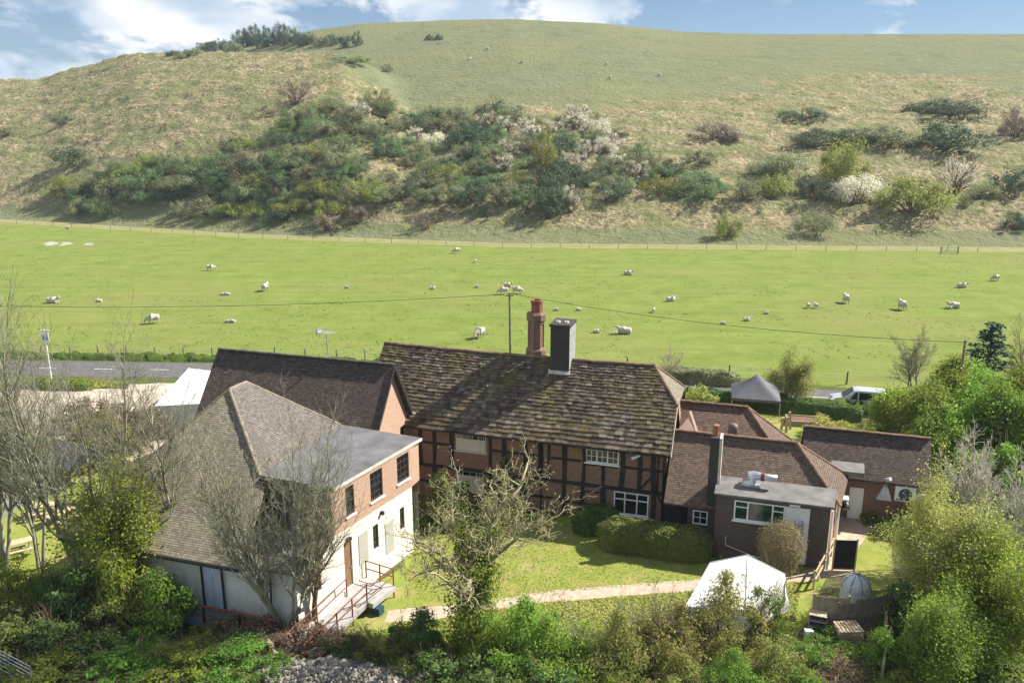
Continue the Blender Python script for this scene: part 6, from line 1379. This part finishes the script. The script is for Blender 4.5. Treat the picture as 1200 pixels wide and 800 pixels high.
# plastic covered dome frame
x, y = at(1001, 706); t = thing('cloche_dome', 'clear plastic covered dome behind the board fences', 'cloche', (x, y, 0)); mb = MB()
t.scale = (.82, .82, .88); mb.lathe((0, 0, 0), [(.95, 0), (.95, 1.1)] + [(.95 * math.cos(a), 1.1 + .85 * math.sin(a)) for a in (0.25, .5, .8, 1.1, 1.35, 1.55)], 18)
m_, nt, b = new_mat('crinkled_polythene'); b.inputs['Base Color'].default_value = (.62, .66, .70, 1); b.inputs['Roughness'].default_value = .25
bump(nt, b, noise(nt, coords(nt), 4, 5, .7), 1.0, .15); b.inputs['Alpha'].default_value = .8
mb.build('cover', m_, t)
mb = MB()
for k in range(4):
    a = k * math.pi / 4; mb.tube([(.965 * math.cos(a) * math.cos(q), .965 * math.sin(a) * math.cos(q), 1.1 + .87 * math.sin(q)) for q in np.linspace(0, math.pi, 13)], .018, 5)
mb.build('hoop', M_BLACKPL, t)
# crate of bottles, pallets, white tub, brushwood
x, y = at(957, 738); t = thing('bottle_crate', 'open wooden crate with blue bottle ends against the fence', 'crate', (x, y, 0), R(-20)); mb = MB()
for z in (0, .32, .64, .96): mb.box(-.42, .42, -.3, .3, z, z + .03)
for sx in (-.42, .40): mb.box(sx, sx + .02, -.3, .3, .03, 1.0)
mb.box(-.40, .40, .28, .30, .03, .96); mb.build('frame', M_PALEWOOD, t)
mb = MB()
for r_ in range(3):
    for k in range(4): mb.tube([(-.29 + k * .19, -.29, .17 + r_ * .32), (-.29 + k * .19, .2, .17 + r_ * .32)], .075, 8)
mb.build('bottle_rack', mat_plain('blue_plastic', (.03, .045, .14), .4, 0, .4, 6), t)
mb = MB(); mb.box(-.18, .18, -.15, .15, 0, .38); mb.box(-.2, .2, -.17, .17, .38, .42); o = mb.build('lidded_tub', M_WHITE); x, y = at(947, 746); o.location = (x, y, 0); tag(o, 'small white lidded tub left of the bottle crate', 'tub')
def pallet():
    t = thing('pallet', 'wooden pallet leaning against the board fence', 'pallet', (0, 0, 0), 0, 'stacked wooden pallets'); mb = MB()
    for k in range(7): mb.box(-.6 + k * .175, -.6 + k * .175 + .12, -.5, .5, .12, .142)
    mb.build('deck_boards', M_PALEWOOD, t); mb = MB()
    for k in (-.45, -.04, .37): mb.box(-.6, .57, k, k + .09, .022, .118)
    mb.build('bearers', M_WOOD, t); mb = MB()
    for k in (-.6, -.07, .45): mb.box(k, k + .12, -.5, .5, 0, .02)
    mb.build('base_boards', M_WOOD, t); return t
p0 = pallet(); x, y = at(993, 748)
for i, lab in enumerate(('wooden pallet at the bottom of the stack by fence', 'second pallet of the stack by fence', 'third pallet of the stack by fence', 'fourth pallet of the stack by fence', 'wooden pallet topmost on the stack by fence')):
    t = p0 if i == 0 else copy_tree(p0); t.location = (x + .03 * ((i * 7) % 3 - 1), y, .146 * i); t.rotation_euler.z = R(4 * ((i * 5) % 3 - 1)); t['label'] = lab
rs = np.random.RandomState(5); segs = []
for i in range(340):
    a = rs.uniform(0, 6.28); r_ = rs.rand() ** .6 * 1.5; p = np.array([math.cos(a) * r_, math.sin(a) * r_ * .8, (1 - r_ / 1.7) * rs.uniform(.2, .9)]); d = rs.randn(3) * np.array([1, 1, .25]); d /= np.linalg.norm(d)
    L = rs.uniform(.5, 1.4); segs.append((np.array([p - d * L / 2, p + rs.randn(3) * .08, p + d * L / 2]), [.018, .014, .006], 4))
o = link_mesh('brushwood_heap', tubes_mesh('brushwood_heap', segs), BARK_BROWN); x, y = at(984, 792); o.location = (x, y, bank_z(x, y)); tag(o, 'brown heap of cut brushwood below the pallets', 'brushwood')
# garden gate of metal tubes, bottom left
p, q = at(-12, 783), at(40, 812); d = Vector((q[0] - p[0], q[1] - p[1])); L = d.length; t = thing('field_gate', 'grey tubular metal field gate at bottom left corner', 'gate', (p[0], p[1], .2), math.atan2(d.y, d.x))
M_GATE = mat_plain('galvanised_gate', (.25, .27, .29), .5, .5, .15, 3)
mb = MB()
for z in (.15, .38, .6, .82, 1.02, 1.22): mb.tube([(0, 0, z), (L, 0, z)], .025, 6)
mb.build('bars', M_GATE, t)
for k in (0, L * .5, L): mb = MB(); mb.tube([(k, 0, .1), (k, 0, 1.25)], .03, 6); mb.build('upright', M_GATE, t)
# rubble and logs
rs = np.random.RandomState(12); V = []; F = []
ico = [(0, 0, 1), (.89, 0, .45), (.28, .85, .45), (-.72, .53, .45), (-.72, -.53, .45), (.28, -.85, .45), (.72, .53, -.45), (-.28, .85, -.45), (-.89, 0, -.45), (-.28, -.85, -.45), (.72, -.53, -.45), (0, 0, -1)]
icf = [(0, 1, 2), (0, 2, 3), (0, 3, 4), (0, 4, 5), (0, 5, 1), (1, 6, 2), (2, 7, 3), (3, 8, 4), (4, 9, 5), (5, 10, 1), (2, 6, 7), (3, 7, 8), (4, 8, 9), (5, 9, 10), (1, 10, 6), (11, 7, 6), (11, 8, 7), (11, 9, 8), (11, 10, 9), (11, 6, 10)]
rx0, ry0 = at(405, 800)
for i in range(2600):
    a = rs.uniform(0, 6.28); r_ = rs.rand() ** .55; x, y = rx0 + math.cos(a) * r_ * 4.0, ry0 - .2 + math.sin(a) * r_ * 1.5
    s = rs.uniform(.03, .11) * (2.0 if rs.rand() < .06 else 1); z = bank_z(x, y) + .55 * (1 - r_) ** 1.0 + .05; b0_ = len(V)
    sc_ = s * rs.uniform(.6, 1.3, 3); V += [(x + p[0] * sc_[0] + rs.randn() * s * .15, y + p[1] * sc_[1] + rs.randn() * s * .15, z + p[2] * sc_[2]) for p in ico]; F += [tuple(b0_ + k for k in f) for f in icf]
m_, nt, b = new_mat('chalky_rubble'); nt.links.new(ramp(nt, island(nt), [(0, (.11, .098, .078)), (.5, (.21, .19, .155)), (1, (.36, .33, .28))]), b.inputs['Base Color']); b.inputs['Roughness'].default_value = .95
tag(link_mesh('rubble', np_mesh('rubble', V, F), m_), 'pale heap of chalky rubble at bottom edge', 'rubble', None, 'stuff')
mb = MB(); V2 = []
nx_, ny_ = 26, 14
for i in range(nx_):
    for j in range(ny_):
        u, v = i / (nx_ - 1) * 2 - 1, j / (ny_ - 1) * 2 - 1; r_ = min(1, math.hypot(u, v)); x, y = rx0 + u * 4.2, ry0 - .2 + v * 1.6; V2.append((x, y, max(bank_z(x, y) + .6 * (1 - r_) - .03 + .05 * float(vnoise(np.array(u * 9), np.array(v * 7), 3)), -.05)))
mb.add(V2, [(i * ny_ + j, (i + 1) * ny_ + j, (i + 1) * ny_ + j + 1, i * ny_ + j + 1) for i in range(nx_ - 1) for j in range(ny_ - 1)], True); tag(mb.build('rubble_mound', mat_plain('chalky_soil', (.30, .265, .22), .95, 0, .3, 3)), kind='structure')
for i, (px, py, L, a, lab) in enumerate([(238, 758, 1.3, 10, 'pale sawn log on bank, left of two large logs'), (262, 752, 1.6, -8, 'longest pale log lying on bank below brown bracken'), (282, 764, 1.0, 15, 'short pale log at right end of log group'), (318, 768, 1.5, -55, 'plank-like log slanting down to the rubble')]):
    x, y = at(px, py); mb = MB(); mb.tube([(-L / 2, 0, .16), (-.1, .03, .18), (L / 2, 0, .15)], [.15, .16, .13], 9); o = mb.build('log', BARK_PALE); o.location = (x, y, bank_z(x, y) + .12); o.rotation_euler = (0, R(4), R(a)); tag(o, lab, 'log')

# ------------------------------------------------------------------ vehicles
def car(name, label, x, y, rz, L, Wd, Ht, body_mat, van=True):
    t = thing(name, label, 'car', (x, y, 0.01), rz); h = Wd / 2
    hood = .9 if van else 1.05
    prof = [(-L / 2, .35), (-L / 2, .95), (-L / 2 + .06, 1.02), (-L / 2 + .25, Ht - .12), (-L / 2 + .45, Ht), (L / 2 - 2.2, Ht), (L / 2 - 1.85, Ht - .07), (L / 2 - hood, 1.08), (L / 2 - .12, .88), (L / 2, .70), (L / 2, .30)]
    def wd(z): return h if z < 1.0 else h - (z - 1.0) * .22
    V = []; n = len(prof)
    for s in (-1, 1):
        for px_, pz in prof: V.append((px_, s * wd(pz), pz))
    mb = MB(); F = [tuple(range(n)), tuple(range(2 * n - 1, n - 1, -1))] + [(i, i + n, (i + 1) % n + n, (i + 1) % n) for i in range(n)]
    mb.add(V, F); body = mb.build('body', body_mat, t)
    md = body.modifiers.new('edge', 'BEVEL'); md.width = .06; md.segments = 2; md.limit_method = 'ANGLE'; md.angle_limit = R(25)
    for s in (-1, 1):
        xs_w = [(-L / 2 + .35, -L / 2 + 1.35), (-L / 2 + 1.45, .15), (.25, L / 2 - 1.5)]
        for k, (a, c) in enumerate(xs_w):
            z0, z1 = 1.05, Ht - .16; a2 = a + (.08 if k == 0 else 0); c2 = c - (.45 if k == 2 else 0); e = .012
            mb = MB(); pts = [(a, s * (wd(z0) + e), z0), (c, s * (wd(z0) + e), z0), (c2, s * (wd(z1) + e), z1), (a2, s * (wd(z1) + e), z1)]; mb.poly(*(pts if s < 0 else pts[::-1])); mb.build('side_window', M_GLASS, t)
    mb = MB(); a, c = (L / 2 - 1.80, Ht - .10), (L / 2 - hood - .05, 1.12); nx_ = .02; mb.poly((c[0] + nx_, -wd(1.1) + .1, c[1] + nx_), (c[0] + nx_, wd(1.1) - .1, c[1] + nx_), (a[0] + nx_, wd(Ht) - .1, a[1] + nx_), (a[0] + nx_, -wd(Ht) + .1, a[1] + nx_)); mb.build('windscreen', M_GLASS, t)
    mb = MB(); mb.poly((-L / 2 + .04, wd(1.1) - .1, 1.08), (-L / 2 + .04, -wd(1.1) + .1, 1.08), (-L / 2 + .22, -wd(Ht) + .1, Ht - .2), (-L / 2 + .22, wd(Ht) - .1, Ht - .2)); mb.build('rear_window', M_GLASS, t)
    for sx in (-L / 2 + .85, L / 2 - .9):
        for s in (-1, 1):
            mb = MB(); mb.tube([(sx, s * (h - .18), .33), (sx, s * (h + .012), .33)], .33, 20); w = mb.build('wheel', M_BLACKPL, t)
            mb = MB(); mb.tube([(sx, s * (h + .012), .33), (sx, s * (h + .022), .33)], .21, 14); mb.build('rim', M_STEEL, w)
    for s in (-1, 1):
        mb = MB(); mb.box(L / 2 - .14, L / 2 + .012, s * (h - .28) - .17, s * (h - .28) + .17, .68, .84); mb.build('headlight', M_GREYPAINT, t)
        mb = MB(); mb.box(-L / 2 - .012, -L / 2 + .1, s * (h - .16) - .07, s * (h - .16) + .07, .8, 1.1); mb.build('tail_light', mat_plain('red_lens', (.35, .02, .02), .3), t)
    return t
M_SILVER = mat_plain('silver_car_paint', (.58, .60, .63), .28, .35, .04, 1, .5)
M_CARWHITE = mat_plain('white_car_paint', (.76, .77, .78), .3, 0, .04, 1, .5)
car('parked_van', 'silver people carrier parked on the road behind the garden hedge', 31.5, 71.3, R(163), 4.8, 1.85, 1.85, M_SILVER)
x, y = at(2, 534); car('parked_car', 'white hatchback parked at edge of gravel yard, left picture edge', x, y, R(60), 4.0, 1.7, 1.5, M_CARWHITE, False)
# ------------------------------------------------------------------ utility pole, wires, inn sign
PY = 82.0; px_, py_, _ = ATY(598.5, 420, PY); top = ATY(597, 343, PY)[2]; pxx = ATY(597, 343, PY)[0]
t = thing('utility_pole', 'wooden utility pole rising behind the house ridge', 'utility pole', (pxx, PY, 0)); mb = MB(); mb.tube([(0.12, 0, 0), (0, 0, top)], [.15, .10], 10); mb.build('pole', BARK_GREY, t)
mb = MB(); mb.box(-.45, .45, -.06, .06, top - .35, top - .25); mb.build('crossarm', BARK_GREY, t)
for k in (-.38, .38): mb = MB(); mb.lathe((k, 0, top - .25), [(.05, 0), (.06, .06), (.03, .12)], 8); mb.build('insulator', M_WHITE, t)
def wire(name, label, a, b, sag):
    a, b = Vector(a), Vector(b); mb = MB(); pts = []
    for i in range(41):
        t = i / 40; p = a.lerp(b, t); p.z -= sag * 4 * t * (1 - t); pts.append(p)
    mb.tube(pts, .022, 4); tag(mb.build(name, M_BLACKPL), label, 'wire')
l0 = ATY(-260, 348, 92); r0_ = ATY(1131, 401, 70)
wire('overhead_wire', 'overhead wire from utility pole away to the left', (pxx - .38, PY, top - .14), l0, 1.25)
wire('overhead_wire', 'overhead wire from utility pole to the right-hand pole', (pxx + .38, PY, top - .14), (r0_[0], 70, r0_[2]), .8)
t = thing('utility_pole', 'shorter utility pole among trees at the right', 'utility pole', (r0_[0], 70, 0)); mb = MB(); mb.tube([(0, 0, 0), (0, 0, r0_[2] + .2)], [.14, .10], 10); mb.build('pole', BARK_GREY, t)
x, y = at(60, 443); t = thing('inn_sign', 'tall post with small white and blue hanging sign beside road', 'sign', (x, y, 0), R(10))
zt = CAMH + 0; mb = MB(); mb.tube([(0, 0, 0), (0, 0, 5.1)], [.09, .07], 8); mb.box(-.5, .5, -.04, .04, 4.95, 5.03); mb.build('post', M_WHITE, t)
mb = MB(); mb.box(-.32, .32, -.03, .03, 3.75, 4.9); sg = mb.build('sign_board', M_WHITE, t)
mb = MB(); mb.box(-.26, .26, -.038, -.031, 4.0, 4.45); mb.build('blue_panel', mat_plain('sign_blue', (.12, .25, .42), .5), sg)
# ------------------------------------------------------------------ fence posts and wire of the pasture
def fpost(): mb = MB(); mb.hexa([(-.06, -.06, -.2), (.06, -.06, -.2), (.06, .06, -.2), (-.06, .06, -.2), (-.05, -.05, 1.25), (.05, -.05, 1.28), (.05, .05, 1.25), (-.05, .05, 1.22)]); return mb.mesh('fence_post')
FP = fpost(); FP.materials.append(M_GREY_SHADE_WOOD)
def posts(line, step, lab, group, sc=1.0):
    for i in range(len(line) - 1):
        a, c = Vector(line[i]), Vector(line[i + 1]); L = (c - a).length; n = max(1, int(L / step))
        for k in range(n):
            p = a.lerp(c, k / n); o = link_mesh('fence_post', FP, None, None, (p.x, p.y, 0)); o.scale = (sc, sc, sc * random.Random(k + i * 50).uniform(.9, 1.08)); o.rotation_euler = (random.Random(k).uniform(-.05, .05), random.Random(k + 9).uniform(-.05, .05), k); tag(o, lab, 'fence post', group)
def strands(name, lab, line, zs_, r=.012):
    mb = MB()
    for z in zs_: mb.tube([(p[0], p[1], z) for p in line], r, 4)
    tag(mb.build(name, M_STEEL), lab, 'fence')
nl_ = [(-62, 89.2), (-33, 87.8), (-19.2, 87.2), (0, 85.0)]
posts(nl_, 3.0, 'weathered post of roadside pasture fence on the left', 'roadside fence posts on the left')
strands('wire_fence', 'wire strands of roadside pasture fence on the left', nl_, (.45, .8, 1.12))
nr_ = [(12, 82.8), (22, 80.3), (33.2, 78.4), (50, 75)]
posts(nr_, 5.2, 'dark post of pasture fence on the right, behind the van', 'pasture fence posts behind the van', 1.15)
strands('wire_fence', 'wire strands of pasture fence behind the van', nr_, (.5, .9, 1.2))
fl_ = [(x, float(np.interp(x, FOOT_X, FOOT_Y)) - .2) for x in np.arange(-134, 104, 6.0)]
posts([fl_[0], fl_[-1]] if False else fl_, 6.0, 'small post of far fence at the foot of the hill', 'far fence posts at the foot of the hill', .8)
strands('wire_fence', 'far wire fence at the foot of the hill', fl_, (.5, 1.0), .02)
x, y = at(1114, 298); t = thing('field_gate', 'far gate in the fence at the foot of the hill', 'gate', (x, y + .6, 0)); mb = MB()
for z in (.3, .6, .9, 1.2): mb.box(-1.6, 1.6, -.03, .03, z - .04, z + .04)
mb.build('bars', M_WOOD, t)
for k in (-1.7, 1.7): mb = MB(); mb.box(k - .1, k + .1, -.1, .1, 0, 1.5); mb.build('gate_post', M_WOOD, t)
# little garden fence and raised bed behind the range
for i, (px, py, lab) in enumerate([(915, 505, 'pale leaning garden post nearest the brick range'), (921, 507, 'pale garden post, middle of three'), (926, 503, 'pale garden post, tallest beside raised bed')]):
    x, y = at(px, py); mb = MB(); mb.box(-.09, .09, -.06, .06, -.1, 1.2 + .2 * i); o = mb.build('garden_post', M_PALEWOOD); o.location = (x, y, 0); o.rotation_euler = (0, R(6 - 6 * i), .2); tag(o, lab, 'post')
x, y = at(944, 496); t = thing('raised_bed', 'timber edged raised bed behind the tiled outbuilding', 'raised bed', (x, y, 0), R(-12)); mb = MB()
for s in (-1, 1): mb.box(-1.6, 1.6, s * .8 - .05, s * .8 + .05, 0, .45); mb.box(s * 1.6 - .05, s * 1.6 + .05, -.745, .745, 0, .45)
mb.build('boards', M_WOOD, t); mb = MB(); mb.box(-1.54, 1.54, -.74, .74, .02, .36); mb.build('soil', mat_plain('bed_soil', (.16, .10, .07), .95, 0, .3, 4), t)

# ------------------------------------------------------------------ sheep: one continuous skinned body each
def sheep_mesh(name, pose):
    # x forward. vertices (pos, radius)
    if pose == 'graze': nk, hd, nose, leg = (.62, 0, .62), (.82, 0, .34), (.92, 0, .16), 1
    elif pose == 'stand': nk, hd, nose, leg = (.60, 0, .88), (.74, 0, 1.02), (.92, 0, .94), 1
    else: nk, hd, nose, leg = (.58, 0, .52), (.72, 0, .70), (.90, 0, .64), 0
    zb = .66 if leg else .33
    v = [((-.48, 0, zb), .25), ((-.2, 0, zb + .02), .34), ((.12, 0, zb + .02), .34), ((.42, 0, zb + .02), .26), (nk, .15), (hd, .115), (nose, .06), ((-.66, 0, zb + .02), .06)]
    e = [(0, 1), (1, 2), (2, 3), (3, 4), (4, 5), (5, 6), (0, 7)]
    # ears
    for s in (-1, 1): v.append(((hd[0] - .03, s * .15, hd[2] + .05), .035)); e.append((5, len(v) - 1))
    for b_, x_ in ((0, -.46), (3, .40)):
        for s in (-1, 1):
            if leg:
                i = len(v); v += [((x_, s * .17, zb - .2), .10), ((x_ + (.03 if b_ else -.05), s * .17, .28), .05), ((x_, s * .17, .0), .04)]; e += [(b_, i), (i, i + 1), (i + 1, i + 2)]
            else:
                i = len(v); v += [((x_, s * .22, .10), .09), ((x_ + .22, s * .24, .05), .05)]; e += [(b_, i), (i, i + 1)]
    me = bpy.data.meshes.new(name); me.from_pydata([p for p, r in v], e, []); o = bpy.data.objects.new(name, me); COL.objects.link(o)
    md = o.modifiers.new('skin', 'SKIN'); md.use_smooth_shade = True
    for i, (p, r) in enumerate(v): me.skin_vertices[0].data[i].radius = (r, r)
    me.skin_vertices[0].data[1].use_root = True
    o.modifiers.new('sub', 'SUBSURF').levels = 1
    dg = bpy.context.evaluated_depsgraph_get(); ev = o.evaluated_get(dg); m2 = bpy.data.meshes.new_from_object(ev); m2.name = name
    bpy.data.objects.remove(o); bpy.data.meshes.remove(me)
    for p in m2.polygons: p.use_smooth = True
    m2.materials.clear(); m2.materials.append(M_WOOL); return m2
M_WOOL, nt, b = new_mat('sheep_wool'); ob = coords(nt)
nt.links.new(ramp(nt, noise(nt, ob, 6, 4), [(.3, (.38, .35, .28)), (.7, (.56, .52, .44))]), b.inputs['Base Color']); b.inputs['Roughness'].default_value = .95; bump(nt, b, noise(nt, ob, 22, 4), .8, .04)
SHP = {p: sheep_mesh('sheep_' + n, p) for p, n in (('graze', 'grazing'), ('stand', 'standing'), ('lie', 'lying'))}
flock = [ # px, py, pose, scale, heading, label
    (80, 268, 'lie', .9, 0, 'sheep lying near the far left corner of pasture'), (247, 317, 'graze', 1.1, 20, 'sheep grazing alone on left side, farther of two'),
    (311, 341, 'stand', 1.2, 80, 'sheep standing end-on in left middle of pasture'), (62, 355, 'lie', 1.3, 0, 'sheep lying at left edge above bare trees'),
    (116, 354, 'lie', .7, 180, 'lamb lying right of the leftmost lying ewe'), (180, 379, 'graze', 1.25, 200, 'nearest sheep on left, grazing above bare tree tops'),
    (261, 346, 'lie', .6, 0, 'lamb lying in left middle, left of a pair'), (267, 346, 'lie', .6, 180, 'lamb lying in left middle, right of a pair'),
    (267, 378, 'lie', .6, 0, 'lamb lying left of aerial, left of a pair'), (273, 378, 'lie', .6, 160, 'lamb lying left of aerial, right of a pair'),
    (535, 297, 'graze', 1.15, 190, 'farthest grazing sheep near the far fence'), (557, 308, 'stand', .6, 90, 'lone lamb below farthest grazing sheep'),
    (407, 338, 'lie', .65, 0, 'lamb lying alone in pasture centre-left'), (507, 339, 'lie', .75, 10, 'small sheep lying alone left of the pole top'),
    (559, 337, 'lie', .65, 0, 'lamb lying just left of the pole top group'), (595, 336, 'lie', 1.0, 0, 'sheep lying behind the pole top pair'),
    (590, 345, 'graze', 1.15, 180, 'grazing sheep at the pole top, left one'), (606, 344, 'graze', 1.15, -10, 'grazing sheep at the pole top, right one'),
    (562, 396, 'graze', 1.3, 235, 'nearest grazing sheep just above the house ridge'), (736, 322, 'lie', 1.15, 0, 'sheep lying in pasture right of chimneys, farther one'),
    (786, 353, 'lie', 1.1, 20, 'sheep lying right of chimneys in mid pasture'), (766, 366, 'stand', .6, 70, 'lamb standing below mid pasture lying sheep'),
    (652, 364, 'lie', .6, 0, 'lamb lying right of red chimney, left of a pair'), (678, 364, 'lie', .6, 180, 'lamb lying right of red chimney, right of a pair'),
    (699, 390, 'lie', .7, 0, 'lamb lying right of the dark chimney'), (732, 391, 'lie', 1.3, 170, 'ewe lying near the dark chimney with a lamb'),
    (721, 392, 'lie', .6, 20, 'lamb lying against the ewe near dark chimney'), (947, 361, 'stand', .7, 80, 'lamb standing on right pasture, left of a pair'),
    (956, 361, 'stand', .7, 100, 'lamb standing on right pasture, right of a pair'), (991, 355, 'stand', 1.25, 85, 'ewe standing end-on, left of two on right pasture'),
    (1057, 363, 'stand', 1.3, 95, 'ewe standing end-on, right of two on right pasture'), (1117, 361, 'lie', 1.3, 175, 'ewe lying with lamb on far right pasture'),
    (1112, 362, 'lie', .7, 0, 'lamb lying against the far right ewe'), (1127, 337, 'lie', 1.2, 0, 'sheep lying beyond the far right ewe'),
    (1166, 329, 'graze', 1.05, 190, 'rightmost grazing sheep at the edge of pasture'), (847, 380, 'lie', .6, 0, 'lamb lying beside the wire on right pasture'),
    (875, 376, 'lie', .75, 10, 'lamb lying right of the lamb beside wire'), (898, 368, 'lie', .6, 0, 'small lamb lying above the wire on right')]
for px, py, pose, sc, hd, lab in flock:
    x, y = at(px, py); o = link_mesh('sheep', SHP[pose], None, None, (x, y, 0.0)); o.scale = (sc, sc, sc); o.rotation_euler.z = R(hd); tag(o, lab, 'sheep', 'sheep and lambs in the pasture')
for px, py in ((571, 59), (711, 77), (715, 93), (773, 90), (551, 71), (612, 75)):
    x, y, z = hit(px, py); o = link_mesh('sheep', SHP['graze'], None, None, (x, y, z)); o.scale = (1.2, 1.2, 1.2); o.rotation_euler.z = px; tag(o, 'tiny white sheep far up on the smooth hill pasture', 'sheep', 'sheep far up the hill')
# ================================================================== air between the camera and the hill
hm_ = MB(); hm_.box(-905, 905, -65, 985, -1.2, 125)
mh = bpy.data.materials.new('hazy_air'); mh.use_nodes = True; nt = mh.node_tree; nt.nodes.clear()
o_ = nt.nodes.new('ShaderNodeOutputMaterial'); pv = nt.nodes.new('ShaderNodeVolumePrincipled')
pv.inputs['Color'].default_value = (0.74, 0.88, 1.0, 1); pv.inputs['Density'].default_value = 0.00015; pv.inputs['Anisotropy'].default_value = 0.0
nt.links.new(pv.outputs[0], o_.inputs['Volume'])
tag(hm_.build('haze', mh), 'thin bluish haze over the valley', 'haze', None, 'stuff')
